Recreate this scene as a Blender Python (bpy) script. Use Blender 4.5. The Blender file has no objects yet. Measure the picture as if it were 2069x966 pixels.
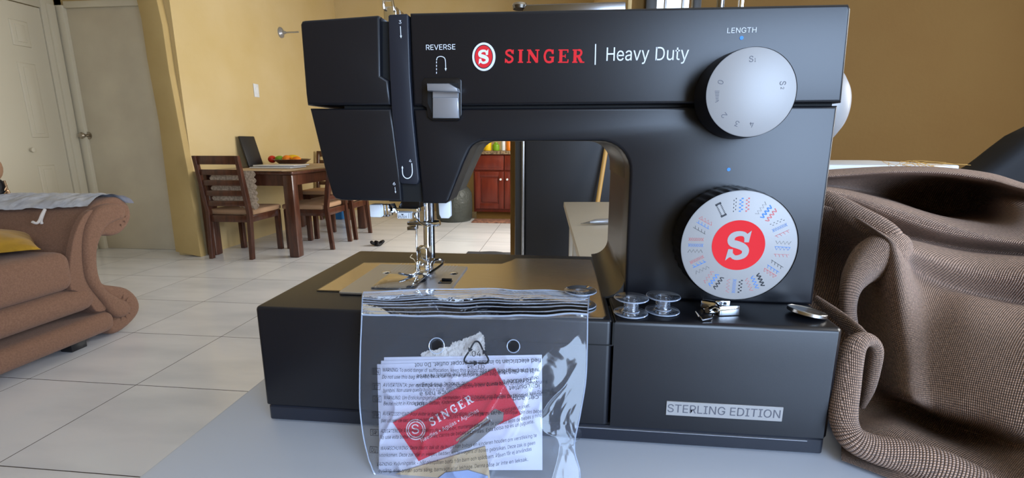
import bpy, bmesh, math, random
from mathutils import Vector, Matrix
random.seed(7)
C = bpy.context.scene.collection
SC = bpy.context.scene

# ------------------------------------------------------------------ camera
F, CX, CY, HC = 950.0, 1034.5, 483.0, 0.93
TH = math.atan(195 / F); PS = math.atan(102 * math.cos(TH) / F)
cam_d = bpy.data.cameras.new('camera'); cam = bpy.data.objects.new('camera', cam_d); C.objects.link(cam)
cam_d.sensor_width = 36.0; cam_d.lens = F / 2069.0 * 36.0; cam_d.clip_start = 0.01; cam_d.clip_end = 60
cam.location = (0, 0, HC); cam.rotation_euler = (math.pi / 2 - TH, 0, PS)
SC.camera = cam

# ------------------------------------------------------------------ light
SC.view_settings.view_transform = 'Standard'; SC.view_settings.look = 'None'
SC.view_settings.gamma = 1.0; SC.view_settings.use_curve_mapping = False
SC.view_settings.exposure = 0.0
W = bpy.data.worlds.new('world'); SC.world = W; W.use_nodes = True
wn = W.node_tree.nodes['Background']; wn.inputs[0].default_value = (0.70, 0.82, 1.0, 1); wn.inputs[1].default_value = 3.2
SC.cycles.use_denoising = True; SC.cycles.max_bounces = 10; SC.cycles.transparent_max_bounces = 24

def area(name, loc, target, sx, sy, power, col):
    l = bpy.data.lights.new(name, 'AREA'); l.shape = 'RECTANGLE'; l.size = sx; l.size_y = sy; l.energy = power; l.color = col
    o = bpy.data.objects.new(name, l); C.objects.link(o); o.location = loc
    o.rotation_euler = (Vector(target) - Vector(loc)).to_track_quat('-Z', 'Y').to_euler()
    return o
# daylight entering by the window openings of the right wall; the far lamp is added fill
area('front_window_light', (1.35, -1.52, 1.30), (0.15, 0.4, 0.9), 1.5, 1.5, 88, (0.50, 0.69, 1.0))
area('side_window_light', (2.95, 0.95, 1.60), (0.3, 0.5, 0.8), 0.9, 1.2, 62, (1.0, 0.97, 0.93))
area('far_fill_light', (0.42, 4.3, 1.22), (-2.6, 3.4, 0.3), 1.9, 0.95, 66, (1.0, 0.96, 0.88))  # added to brighten the far floor, doors and left wall

# ------------------------------------------------------------------ helpers
def ray(x, y):
    a = (x - CX) / F; b = -(y - CY) / F
    fy = math.cos(TH) + b * math.sin(TH); fz = -math.sin(TH) + b * math.cos(TH)
    return Vector((a * math.cos(PS) - fy * math.sin(PS), a * math.sin(PS) + fy * math.cos(PS), fz))
CAM = Vector((0, 0, HC))
def atY(x, y, Y): r = ray(x, y); return CAM + r * (Y / r.y)
def atZ(x, y, Z): r = ray(x, y); return CAM + r * ((Z - HC) / r.z)
def atX(x, y, X): r = ray(x, y); return CAM + r * (X / r.x)

def material(name, col, rough=0.5, metal=0.0, bump=None, var=None, spec=0.5, coat=0, sheen=0, trans=0, ior=1.45, aniso=0, emit=None):
    m = bpy.data.materials.new(name); m.use_nodes = True; n = m.node_tree.nodes; L = m.node_tree.links
    b = n['Principled BSDF']; b.inputs['Base Color'].default_value = (*col, 1); b.inputs['Roughness'].default_value = rough
    b.inputs['Metallic'].default_value = metal; b.inputs['Specular IOR Level'].default_value = spec
    b.inputs['Coat Weight'].default_value = coat; b.inputs['Sheen Weight'].default_value = sheen
    b.inputs['Transmission Weight'].default_value = trans; b.inputs['IOR'].default_value = ior
    if emit: b.inputs['Emission Color'].default_value = (*emit[0], 1); b.inputs['Emission Strength'].default_value = emit[1]
    tc = n.new('ShaderNodeTexCoord')
    if bump:   # (scale, strength, distance, stretch)
        mp = n.new('ShaderNodeMapping'); mp.inputs['Scale'].default_value = bump[3] if len(bump) > 3 else (1, 1, 1)
        t = n.new('ShaderNodeTexNoise'); t.inputs['Scale'].default_value = bump[0]; t.inputs['Detail'].default_value = 4
        bp = n.new('ShaderNodeBump'); bp.inputs['Strength'].default_value = bump[1]; bp.inputs['Distance'].default_value = bump[2]
        L.new(tc.outputs['Object'], mp.inputs[0]); L.new(mp.outputs[0], t.inputs['Vector']); L.new(t.outputs['Fac'], bp.inputs['Height']); L.new(bp.outputs[0], b.inputs['Normal'])
    if var:    # (scale, colour2, stretch, lo, hi)
        mp = n.new('ShaderNodeMapping'); mp.inputs['Scale'].default_value = var[2] if len(var) > 2 else (1, 1, 1)
        t = n.new('ShaderNodeTexNoise'); t.inputs['Scale'].default_value = var[0]; t.inputs['Detail'].default_value = 6
        r = n.new('ShaderNodeValToRGB'); r.color_ramp.elements[0].position = var[3] if len(var) > 3 else 0.35; r.color_ramp.elements[1].position = var[4] if len(var) > 4 else 0.65
        r.color_ramp.elements[0].color = (*col, 1); r.color_ramp.elements[1].color = (*var[1], 1)
        L.new(tc.outputs['Object'], mp.inputs[0]); L.new(mp.outputs[0], t.inputs['Vector']); L.new(t.outputs['Fac'], r.inputs[0]); L.new(r.outputs[0], b.inputs['Base Color'])
    return m

M = {}
M['black'] = material('satin_black_plastic', (0.0062, 0.0066, 0.0092), 0.34, bump=(3400, 0.22, 0.0001), spec=0.55)  # plain black plastic; its blue tint imitates lens flare
M['black2'] = material('black_plastic_lower', (0.016, 0.018, 0.026), 0.36, bump=(3400, 0.2, 0.0001))  # bluish lift imitates the desk reflected in the base shell
M['gloss'] = material('gloss_black', (0.008, 0.008, 0.009), 0.18)
M['jamb'] = material('dark_grey_plastic', (0.035, 0.033, 0.031), 0.32)
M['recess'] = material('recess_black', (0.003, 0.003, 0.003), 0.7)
M['steel'] = material('brushed_steel', (0.84, 0.80, 0.72), 0.17, 1.0, bump=(60, 0.06, 0.0004, (1, 26, 1)), var=(40, (0.90, 0.86, 0.79), (1, 22, 1)))
M['plate'] = material('needle_plate_steel', (0.62, 0.64, 0.68), 0.36, 1.0, bump=(400, 0.06, 0.0002))
M['chrome'] = material('chrome', (0.92, 0.95, 1.0), 0.13, 1.0)
M['chrome_dark'] = material('dark_metal', (0.30, 0.30, 0.31), 0.22, 1.0)
M['silver'] = material('silver_painted_plastic', (0.36, 0.345, 0.335), 0.45, 0.1, bump=(1500, 0.08, 0.0002))
M['silver2'] = material('satin_silver', (0.38, 0.39, 0.42), 0.30, 0.6)
M['white'] = material('white_plastic', (0.78, 0.79, 0.80), 0.35)
M['ink_w'] = material('white_ink', (0.78, 0.80, 0.84), 0.8, spec=0.15)
M['ink_r'] = material('red_ink', (0.74, 0.030, 0.035), 0.8, spec=0.15)
M['ink_b'] = material('blue_ink', (0.05, 0.22, 0.62), 0.5)
M['ink_bl'] = material('bright_blue_ink', (0.03, 0.25, 0.85), 0.5)
M['ink_k'] = material('black_ink', (0.015, 0.015, 0.02), 0.5)
M['ink_r2'] = material('dull_red_ink', (0.62, 0.12, 0.12), 0.5)
M['ink_g'] = material('grey_ink', (0.10, 0.10, 0.12), 0.5)
M['desk'] = material('white_laminate', (0.62, 0.66, 0.74), 0.26, bump=(300, 0.05, 0.0003))
M['wall'] = material('ochre_wall_paint', (0.58, 0.43, 0.19), 0.75, bump=(35, 0.25, 0.004), var=(1.5, (0.63, 0.485, 0.25)))
M['wall2'] = material('shaded_ochre_wall_paint', (0.44, 0.31, 0.12), 0.75, bump=(35, 0.3, 0.004), var=(2.5, (0.50, 0.36, 0.15)))  # ochre darkened to carry the shade on the pier
M['wall3'] = material('brown_and_shaded_wall_paint', (0.175, 0.095, 0.020), 0.8, bump=(30, 0.3, 0.004), var=(2.5, (0.165, 0.085, 0.016)))  # backlit shade of the rear right wall is put into this brown
M['wall4'] = material('pale_ochre_wall_paint', (0.66, 0.50, 0.26), 0.75, bump=(35, 0.25, 0.004))
M['ceil'] = material('ceiling_paint', (0.75, 0.70, 0.58), 0.8)
M['door'] = material('cream_door_paint', (0.66, 0.60, 0.46), 0.45, bump=(20, 0.05, 0.003))
M['door2'] = material('grey_cream_door_paint', (0.66, 0.59, 0.44), 0.5, bump=(20, 0.08, 0.003), var=(3, (0.58, 0.51, 0.38)))
M['knob'] = material('aged_nickel', (0.45, 0.40, 0.33), 0.25, 1.0)
M['wood'] = material('dark_walnut_wood', (0.055, 0.018, 0.010), 0.28, coat=0.3, bump=(20, 0.05, 0.002, (1, 1, 8)), var=(8, (0.095, 0.032, 0.016), (6, 6, 1)))
M['seat'] = material('tan_seat_fabric', (0.42, 0.25, 0.14), 0.85, bump=(200, 0.3, 0.002))
M['lace'] = material('crochet_lace', (0.66, 0.52, 0.38), 0.9, bump=(150, 0.8, 0.004), var=(60, (0.34, 0.25, 0.17)))
M['mat'] = material('tan_runner', (0.50, 0.38, 0.25), 0.7, bump=(120, 0.4, 0.003))
M['ceramic'] = material('white_ceramic', (0.72, 0.74, 0.76), 0.2)
M['cherry'] = material('cherry_cabinet_wood', (0.155, 0.022, 0.010), 0.35, var=(5, (0.11, 0.014, 0.007), (6, 6, 1)))
M['granite'] = material('speckled_granite', (0.30, 0.21, 0.12), 0.3, var=(45, (0.12, 0.08, 0.05), (1, 1, 1), 0.45, 0.55))
M['fridge'] = material('black_fridge_enamel', (0.016, 0.016, 0.018), 0.45)
M['fridge_side'] = material('grey_fridge_edge', (0.05, 0.05, 0.05), 0.4)
M['alu'] = material('aluminium_trim', (0.45, 0.46, 0.47), 0.3, 0.9)
M['bin'] = material('grey_green_bin_liner', (0.055, 0.062, 0.055), 0.45, bump=(14, 0.9, 0.02))
M['rug'] = material('worn_pink_brown_mat', (0.42, 0.20, 0.13), 0.9, var=(25, (0.16, 0.08, 0.06)))
M['rag'] = material('charcoal_cloth', (0.035, 0.037, 0.045), 0.8, bump=(60, 0.6, 0.005))
M['broom'] = material('yellow_bamboo', (0.62, 0.36, 0.10), 0.45)
M['stable'] = material('cream_table_paint', (0.60, 0.55, 0.46), 0.4)
M['sofa'] = material('brown_upholstery', (0.235, 0.125, 0.078), 0.95, sheen=0.1, bump=(420, 0.5, 0.003), var=(160, (0.185, 0.095, 0.058)))
M['foot'] = material('black_sofa_foot', (0.012, 0.012, 0.014), 0.4)
M['mustard'] = material('mustard_velvet', (0.44, 0.245, 0.012), 0.85, sheen=0.15, bump=(9, 0.6, 0.02), var=(14, (0.33, 0.18, 0.010)))
M['greycloth'] = material('grey_blue_jersey', (0.60, 0.63, 0.70), 0.9, bump=(14, 0.9, 0.012), var=(20, (0.46, 0.49, 0.57)))
M['cord'] = material('white_cord', (0.72, 0.68, 0.64), 0.8)
M['handbag'] = material('black_fabric_bag', (0.008, 0.008, 0.010), 0.7)
M['skin'] = material('brown_leather', (0.30, 0.17, 0.10), 0.6)
M['gold'] = material('pale_gold', (0.80, 0.58, 0.38), 0.2, 1.0)
M['red'] = material('red_fruit', (0.65, 0.03, 0.01), 0.35); M['green'] = material('green_fruit', (0.20, 0.40, 0.02), 0.35)
M['orange'] = material('orange_fruit', (0.80, 0.22, 0.01), 0.4); M['yellow'] = material('yellow_fruit', (0.85, 0.55, 0.01), 0.4)
M['blue'] = material('blue_plastic', (0.02, 0.16, 0.42), 0.4)
M['paper'] = material('white_paper', (0.72, 0.73, 0.86), 0.8)
M['redcard'] = material('red_card', (0.66, 0.012, 0.04), 0.35)
M['manila'] = material('manila_card', (0.62, 0.47, 0.28), 0.7)
M['felt'] = material('white_felt', (0.74, 0.70, 0.66), 1.0, bump=(300, 0.9, 0.004))
M['bluewrap'] = material('pale_blue_wrap', (0.35, 0.45, 0.72), 0.35)
M['tin'] = material('coin_metal', (0.55, 0.53, 0.50), 0.28, 1.0)
M['tin2'] = material('coin_centre_metal', (0.35, 0.35, 0.36), 0.35, 1.0, bump=(260, 0.6, 0.001))
M['clear'] = material('clear_plastic', (0.97, 0.98, 1.0), 0.03, trans=1.0, ior=1.47)
M['clear_thin'] = None
M['tile'] = material('marbled_floor_tile', (0.80, 0.81, 0.84), 0.14, var=(2.2, (0.68, 0.70, 0.74), (1, 3.2, 1), 0.42, 0.72), spec=0.6)
M['grout'] = material('dark_grout', (0.075, 0.06, 0.05), 0.95, spec=0.1)

def film_material(name, haze, bump_s, gloss_boost, bump_scale=40.0):
    m = bpy.data.materials.new(name); m.use_nodes = True; n = m.node_tree.nodes; L = m.node_tree.links; n.clear()
    out = n.new('ShaderNodeOutputMaterial'); tr = n.new('ShaderNodeBsdfTransparent'); tr.inputs[0].default_value = (0.96, 0.97, 0.98, 1)
    gl = n.new('ShaderNodeBsdfGlossy'); gl.inputs['Roughness'].default_value = 0.06; gl.inputs[0].default_value = (1, 1, 1, 1)
    df = n.new('ShaderNodeBsdfDiffuse'); df.inputs[0].default_value = (0.62, 0.74, 0.95, 1)
    lw = n.new('ShaderNodeFresnel'); lw.inputs[0].default_value = 1.5
    mu = n.new('ShaderNodeMath'); mu.operation = 'MULTIPLY_ADD'; mu.inputs[1].default_value = gloss_boost; mu.inputs[2].default_value = 0.0; mu.use_clamp = True
    tc = n.new('ShaderNodeTexCoord'); t = n.new('ShaderNodeTexNoise'); t.inputs['Scale'].default_value = bump_scale; t.inputs['Detail'].default_value = 3; t.inputs['Distortion'].default_value = 1.0
    bp = n.new('ShaderNodeBump'); bp.inputs['Strength'].default_value = bump_s; bp.inputs['Distance'].default_value = 0.004
    L.new(tc.outputs['Object'], t.inputs['Vector']); L.new(t.outputs['Fac'], bp.inputs['Height']); L.new(bp.outputs[0], gl.inputs['Normal']); L.new(bp.outputs[0], lw.inputs['Normal'])
    m1 = n.new('ShaderNodeMixShader'); m2 = n.new('ShaderNodeMixShader'); m1.inputs[0].default_value = haze
    L.new(tr.outputs[0], m1.inputs[1]); L.new(df.outputs[0], m1.inputs[2])
    L.new(lw.outputs[0], mu.inputs[0]); L.new(mu.outputs[0], m2.inputs[0]); L.new(m1.outputs[0], m2.inputs[1]); L.new(gl.outputs[0], m2.inputs[2]); L.new(m2.outputs[0], out.inputs[0])
    return m
M['film'] = film_material('polythene_film', 0.05, 0.36, 0.9, 28)
M['zip'] = film_material('zip_film', 0.20, 0.15, 1.3, 60)
M['film_back'] = film_material('polythene_film_back', 0.02, 0.25, 0.7, 28)
M['seam'] = film_material('polythene_seam', 0.45, 0.1, 2.0)
M['ridge'] = film_material('zip_ridge_plastic', 0.22, 0.1, 2.2)
M['bobbin'] = film_material('bobbin_plastic', 0.06, 0.0, 2.6)
M['glass'] = film_material('window_glass', 0.02, 0.0, 1.0)

def fabric_material():
    m = bpy.data.materials.new('brown_basket_weave'); m.use_nodes = True; n = m.node_tree.nodes; L = m.node_tree.links
    b = n['Principled BSDF']; b.inputs['Roughness'].default_value = 0.85; b.inputs['Sheen Weight'].default_value = 0.15
    uv = n.new('ShaderNodeUVMap'); sp = n.new('ShaderNodeSeparateXYZ'); L.new(uv.outputs[0], sp.inputs[0])
    def math_(op, a, bb=None):
        k = n.new('ShaderNodeMath'); k.operation = op
        for i, v in enumerate((a, bb)):
            if v is None: continue
            if isinstance(v, (int, float)): k.inputs[i].default_value = v
            else: L.new(v, k.inputs[i])
        return k.outputs[0]
    f = 2 * math.pi / 0.0031
    su = math_('SINE', math_('MULTIPLY', math_('ADD', sp.outputs[0], math_('MULTIPLY', sp.outputs[1], 0.28)), f)); sv = math_('SINE', math_('MULTIPLY', sp.outputs[1], f))
    h = math_('MULTIPLY', su, sv)
    h2 = math_('ABSOLUTE', h); h3 = math_('POWER', h2, 0.6)
    bp = n.new('ShaderNodeBump'); bp.inputs['Strength'].default_value = 1.0; bp.inputs['Distance'].default_value = 0.0011
    L.new(h3, bp.inputs['Height']); L.new(bp.outputs[0], b.inputs['Normal'])
    ns = n.new('ShaderNodeTexNoise'); ns.inputs['Scale'].default_value = 420; L.new(uv.outputs[0], ns.inputs['Vector'])
    mx = math_('MULTIPLY', h3, math_('ADD', math_('MULTIPLY', ns.outputs['Fac'], 1.1), 0.25))
    r = n.new('ShaderNodeValToRGB'); r.color_ramp.elements[0].color = (0.055, 0.024, 0.015, 1); r.color_ramp.elements[1].color = (0.74, 0.46, 0.31, 1)
    r.color_ramp.elements[0].position = 0.05; r.color_ramp.elements[1].position = 0.9
    L.new(mx, r.inputs[0]); L.new(r.outputs[0], b.inputs['Base Color'])
    return m
M['weave'] = fabric_material()

class MB:
    def __init__(s): s.bm = bmesh.new(); s.uv = None
    def _add(s, b2):
        me = bpy.data.meshes.new('tmp'); b2.to_mesh(me); b2.free(); s.bm.from_mesh(me); bpy.data.meshes.remove(me)
    def box(s, x0, x1, y0, y1, z0, z1, bev=0, seg=2, mtx=None):
        b = bmesh.new(); bmesh.ops.create_cube(b, size=1)
        for v in b.verts: v.co = Vector(((x0 + x1) / 2 + v.co.x * (x1 - x0), (y0 + y1) / 2 + v.co.y * (y1 - y0), (z0 + z1) / 2 + v.co.z * (z1 - z0)))
        if bev: bmesh.ops.bevel(b, geom=b.edges[:], offset=bev, segments=seg, profile=0.5, affect='EDGES', clamp_overlap=True)
        if mtx: bmesh.ops.transform(b, matrix=mtx, verts=b.verts)
        s._add(b); return s
    def prism(s, poly, axis, d0, d1, bev=0, seg=2, back=False, mtx=None):
        """poly of 2D points; axis y: (x,z), z: (x,y), x: (y,z)"""
        def P(p, d):
            return {'y': Vector((p[0], d, p[1])), 'z': Vector((p[0], p[1], d)), 'x': Vector((d, p[0], p[1]))}[axis]
        b = bmesh.new(); va = [b.verts.new(P(p, d0)) for p in poly]; vb = [b.verts.new(P(p, d1)) for p in poly]
        fa = b.faces.new(va); fb = b.faces.new(vb[::-1]); n = len(poly)
        for i in range(n): b.faces.new((va[i], vb[i], vb[(i + 1) % n], va[(i + 1) % n]))
        bmesh.ops.recalc_face_normals(b, faces=b.faces)
        if bev:
            es = list(fa.edges) + (list(fb.edges) if back else [])
            bmesh.ops.bevel(b, geom=es, offset=bev, segments=seg, profile=0.5, affect='EDGES', clamp_overlap=True)
        if mtx: bmesh.ops.transform(b, matrix=mtx, verts=b.verts)
        s._add(b); return s
    def tube(s, pts, r, seg=10, cap=True, flat=1.0):
        pts = [Vector(p) for p in pts]; n = len(pts); rs = r if isinstance(r, (list, tuple)) else [r] * n
        b = bmesh.new(); rings = []
        t0 = (pts[1] - pts[0]).normalized(); up = Vector((0, 0, 1)) if abs(t0.z) < 0.9 else Vector((1, 0, 0))
        nn = t0.cross(up).normalized()
        for i, p in enumerate(pts):
            t = (pts[min(i + 1, n - 1)] - pts[max(i - 1, 0)]).normalized()
            nn = (nn - t * nn.dot(t)).normalized(); bb = t.cross(nn)
            rings.append([b.verts.new(p + (nn * math.cos(a) + bb * math.sin(a) * flat) * rs[i]) for a in [2 * math.pi * k / seg for k in range(seg)]])
        for i in range(n - 1):
            for k in range(seg): b.faces.new((rings[i][k], rings[i][(k + 1) % seg], rings[i + 1][(k + 1) % seg], rings[i + 1][k]))
        if cap: b.faces.new(rings[0][::-1]); b.faces.new(rings[-1])
        bmesh.ops.recalc_face_normals(b, faces=b.faces)
        s._add(b); return s
    def lathe(s, prof, c, axis='z', seg=32, rib=None):
        """prof: (r, h) list; axis direction z, y or x; closed when r=0 at the ends"""
        b = bmesh.new(); c = Vector(c); rings = []
        A = {'z': (Vector((1, 0, 0)), Vector((0, 1, 0)), Vector((0, 0, 1))), 'y': (Vector((1, 0, 0)), Vector((0, 0, 1)), Vector((0, -1, 0))), 'x': (Vector((0, 1, 0)), Vector((0, 0, 1)), Vector((1, 0, 0)))}[axis] if isinstance(axis, str) else axis
        for r, h in prof:
            if r < 1e-7: rings.append([b.verts.new(c + A[2] * h)]); continue
            ring = []
            for k in range(seg):
                a = 2 * math.pi * k / seg; rr = r
                if rib and rib[1] <= h <= rib[2]: rr = r * (1 - rib[0] * (0.5 + 0.5 * math.cos(a * rib[3])))
                ring.append(b.verts.new(c + (A[0] * math.cos(a) + A[1] * math.sin(a)) * rr + A[2] * h))
            rings.append(ring)
        for i in range(len(rings) - 1):
            a, d = rings[i], rings[i + 1]
            if len(a) == 1 and len(d) == 1: continue
            for k in range(seg):
                k2 = (k + 1) % seg
                if len(a) == 1: b.faces.new((a[0], d[k2], d[k]))
                elif len(d) == 1: b.faces.new((a[k], a[k2], d[0]))
                else: b.faces.new((a[k], a[k2], d[k2], d[k]))
        bmesh.ops.recalc_face_normals(b, faces=b.faces)
        s._add(b); return s
    def ball(s, c, r, seg=16, sc=(1, 1, 1)):
        b = bmesh.new(); bmesh.ops.create_uvsphere(b, u_segments=seg, v_segments=max(6, seg // 2), radius=r)
        for v in b.verts: v.co = Vector(c) + Vector((v.co.x * sc[0], v.co.y * sc[1], v.co.z * sc[2]))
        s._add(b); return s
    def grid(s, fn, nu, nv, uvs=None, skip=None):
        b = bmesh.new(); V = [[b.verts.new(fn(i / nu, j / nv)) for i in range(nu + 1)] for j in range(nv + 1)]
        lay = b.loops.layers.uv.new('UVMap') if uvs else None
        for j in range(nv):
            for i in range(nu):
                if skip and skip((i + .5) / nu, (j + .5) / nv): continue
                f = b.faces.new((V[j][i], V[j + 1][i], V[j + 1][i + 1], V[j][i + 1]))
                if lay:
                    for l, (a, c) in zip(f.loops, ((i, j), (i, j + 1), (i + 1, j + 1), (i + 1, j))): l[lay].uv = uvs(a / nu, c / nv)
        s._add(b); return s
    def poly(s, pts):
        b = bmesh.new(); b.faces.new([b.verts.new(p) for p in pts]); bmesh.ops.triangulate(b, faces=b.faces); s._add(b); return s
    def ribbon(s, pts, w, nrm, off=0.0):
        """flat stroke of width w along 3D pts, lying in the plane with normal nrm"""
        b = bmesh.new(); nrm = Vector(nrm).normalized(); pts = [Vector(p) for p in pts]; n = len(pts); L_ = []
        for i, p in enumerate(pts):
            t = (pts[min(i + 1, n - 1)] - pts[max(i - 1, 0)]).normalized(); q = t.cross(nrm).normalized() * w / 2
            L_.append((b.verts.new(p + q + nrm * off), b.verts.new(p - q + nrm * off)))
        for i in range(n - 1): b.faces.new((L_[i][0], L_[i + 1][0], L_[i + 1][1], L_[i][1]))
        s._add(b); return s
    def tf(s, mtx): bmesh.ops.transform(s.bm, matrix=mtx, verts=s.bm.verts); return s
    def build(s, name, m, parent=None, smooth=40, mods=None):
        co = [v.co for v in s.bm.verts]
        lo = Vector([min(c[i] for c in co) for i in range(3)]); hi = Vector([max(c[i] for c in co) for i in range(3)])
        o_ = Vector(((lo.x + hi.x) / 2, (lo.y + hi.y) / 2, lo.z))
        for v in s.bm.verts: v.co -= o_
        me = bpy.data.meshes.new(name); s.bm.to_mesh(me); s.bm.free()
        me.materials.append(m)
        if smooth:
            me.polygons.foreach_set('use_smooth', [True] * len(me.polygons)); me.set_sharp_from_angle(angle=math.radians(smooth))
        o = bpy.data.objects.new(name, me); C.objects.link(o)
        o['w'] = list(o_); wl = Vector(parent['w']) if parent else Vector((0, 0, 0))
        o.location = o_ - wl
        if parent: o.parent = parent
        return o

def tag(o, label, cat, group=None, kind=None):
    o['label'] = label; o['category'] = cat
    if group: o['group'] = group
    if kind: o['kind'] = kind
    return o
def thing(name, label, cat, loc, group=None):
    o = bpy.data.objects.new(name, None); C.objects.link(o); o.location = loc; o['w'] = list(loc); o.empty_display_size = 0.02
    return tag(o, label, cat, group)
def struct(o, label=None):
    o['kind'] = 'structure'
    if label: o['label'] = label
    return o
def copy_tree(o, parent=None):
    c = o.copy(); C.objects.link(c)
    if parent: c.parent = parent
    for ch in list(o.children): copy_tree(ch, c)
    return c
def arc(cx, cy, r, a0, a1, n=6): return [(cx + r * math.cos(math.radians(a0 + (a1 - a0) * i / n)), cy + r * math.sin(math.radians(a0 + (a1 - a0) * i / n))) for i in range(n + 1)]
def catmull(P, t):
    n = len(P) - 1; x = min(max(t, 0), 1) * n; i = min(int(x), n - 1); f = x - i
    p0, p1, p2, p3 = P[max(i - 1, 0)], P[i], P[i + 1], P[min(i + 2, n)]
    return [0.5 * (2 * b + (c - a) * f + (2 * a - 5 * b + 4 * c - d) * f * f + (3 * b - a - 3 * c + d) * f ** 3) for a, b, c, d in zip(p0, p1, p2, p3)]
def smooth_path(P, n): return [Vector(catmull([tuple(p) for p in P], i / n)) for i in range(n + 1)]

# ---- writing: glyph outlines laid in a plane given by origin O, axes R (right) and U (up)
FONT = None
try:   # the plain grotesque face that ships inside Blender; the built-in face serves if it is absent
    import os
    FONT = bpy.data.fonts.load(os.path.join(bpy.utils.system_resource('DATAFILES'), 'fonts', 'Inter.woff2'))
except Exception as e: print('font fallback', e)
from mathutils.geometry import tessellate_polygon
def glyphs(txt, res=3, bold=0.0):
    cu = bpy.data.curves.new('t', 'FONT')
    if FONT: cu.font = FONT
    cu.body = txt; cu.size = 1; cu.resolution_u = res; cu.offset = bold; cu.dimensions = '2D'; cu.fill_mode = 'NONE'
    o = bpy.data.objects.new('t', cu); me = bpy.data.meshes.new_from_object(o)
    co = [(v.co.x, v.co.y) for v in me.vertices]; nb = [[] for _ in co]
    for e in me.edges: a, b = e.vertices; nb[a].append(b); nb[b].append(a)
    bpy.data.objects.remove(o); bpy.data.curves.remove(cu); bpy.data.meshes.remove(me)
    seen = set(); loops = []
    for st in range(len(co)):
        if st in seen or len(nb[st]) != 2: continue
        lp = [st]; seen.add(st); cur = st
        while True:
            # vertices of a contour are stored in drawing order, so walk towards the next index first
            nx = [n for n in sorted(nb[cur], key=lambda n: (n != cur + 1)) if n not in seen]
            if not nx: break
            cur = nx[0]; seen.add(cur); lp.append(cur)
        if len(lp) > 2: loops.append([co[k] for k in lp])
    area2 = lambda L: sum(L[k - 1][0] * L[k][1] - L[k][0] * L[k - 1][1] for k in range(len(L)))
    def inside(p, L):
        r = False
        for k in range(len(L)):
            (x1, y1), (x2, y2) = L[k - 1], L[k]
            if (y1 > p[1]) != (y2 > p[1]) and p[0] < (x2 - x1) * (p[1] - y1) / (y2 - y1) + x1: r = not r
        return r
    if not loops: return [], []
    big = max(loops, key=lambda L: abs(area2(L))); sg = 1 if area2(big) > 0 else -1
    outs = [L for L in loops if area2(L) * sg > 0]; ins = [L for L in loops if area2(L) * sg <= 0]
    vs, fs = [], []
    for L in outs:
        grp = [L] + [h for h in ins if all(inside(p, L) for p in h[::max(1, len(h) // 5)])]
        flat = [p for g_ in grp for p in g_]; tr = tessellate_polygon([[Vector((p[0], p[1], 0)) for p in g_] for g_ in grp]); b0 = len(vs)
        vs += flat
        for t_ in tr:
            a, b, c = [flat[k] for k in t_]
            if (b[0] - a[0]) * (c[1] - a[1]) - (b[1] - a[1]) * (c[0] - a[0]) < 0: t_ = t_[::-1]
            fs.append(tuple(b0 + k for k in t_))
    return vs, fs
CAPH = max(v[1] for v in glyphs('H')[0])
def write(mb, txt, A, B, h, N, res=3, bold=0.0, fn=None, slant=0.0, lift=0.0):
    """text from A to B (baseline, world), cap height h, N = plane normal to the viewer; fn warps points"""
    vs, fs = glyphs(txt, res, bold)
    if not vs: return
    A, B, N = Vector(A), Vector(B), Vector(N).normalized(); x0 = min(v[0] for v in vs); x1 = max(v[0] for v in vs)
    d = (B - A); L_ = d.length; R = d.normalized(); U = N.cross(R).normalized(); sx = L_ / (x1 - x0); sy = h / CAPH
    b = bmesh.new(); V = []
    for v in vs:
        p = A + R * ((v[0] - x0) * sx + slant * v[1] * sy) + U * v[1] * sy + N * lift
        if fn: p = fn(p)
        V.append(b.verts.new(p))
    for f in fs:
        try: b.faces.new([V[i] for i in f])
        except ValueError: pass
    mb._add(b)

# ================================================================== ROOM
TILE = 0.4705
XL, YST, YND, YBK = -2.98, 3.555, 3.72, 6.30
XC = atY(197, 470, YND).x                      # corner between closet wall and far door
fl = MB().box(-5.0, 3.0, -1.6, 6.5, -0.06, -0.0003).build('floor', M['grout'], smooth=0); struct(fl, 'floor of glossy white marbled tiles with thin dark joints')
tb = bmesh.new()
tile0 = None; g = 0.0019
for i in range(-9, 6):
    for j in range(-1, 14):
        x0 = -1.6405 + i * TILE + 0.0; y0 = 1.0545 + (j - 1) * TILE
        if y0 > YBK or x0 < -4.8 or x0 > 1.3: continue
        if tile0 is None:
            tile0 = MB().box(x0 + g, x0 + TILE - g, y0 + g, y0 + TILE - g, -0.0003, 0.0).build('tile', M['tile'], fl, smooth=0); continue
        o = tile0.copy(); C.objects.link(o); o.parent = fl; o.location = (x0 + TILE / 2 - fl.location.x, y0 + TILE / 2 - fl.location.y, -0.0003 - fl.location.z)
        o.rotation_euler.z = 0
# tiles share a mesh; object-space marbling is offset per tile
nt = M['tile'].node_tree; mp = [n for n in nt.nodes if n.type == 'MAPPING'][0]; oi = nt.nodes.new('ShaderNodeObjectInfo'); vm = nt.nodes.new('ShaderNodeVectorMath'); vm.operation = 'SCALE'; vm.inputs['Scale'].default_value = 9.0
nt.links.new(oi.outputs['Random'], vm.inputs[0]); nt.links.new(vm.outputs[0], mp.inputs['Location']); mp.inputs['Rotation'].default_value = (0, 0, 0.6)

HR = 3.1
struct(MB().box(XL - 0.22, XL, YST, YBK, 0, HR).build('wall_left', M['wall'], smooth=0), 'bright ochre painted wall beside the dining table')
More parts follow.
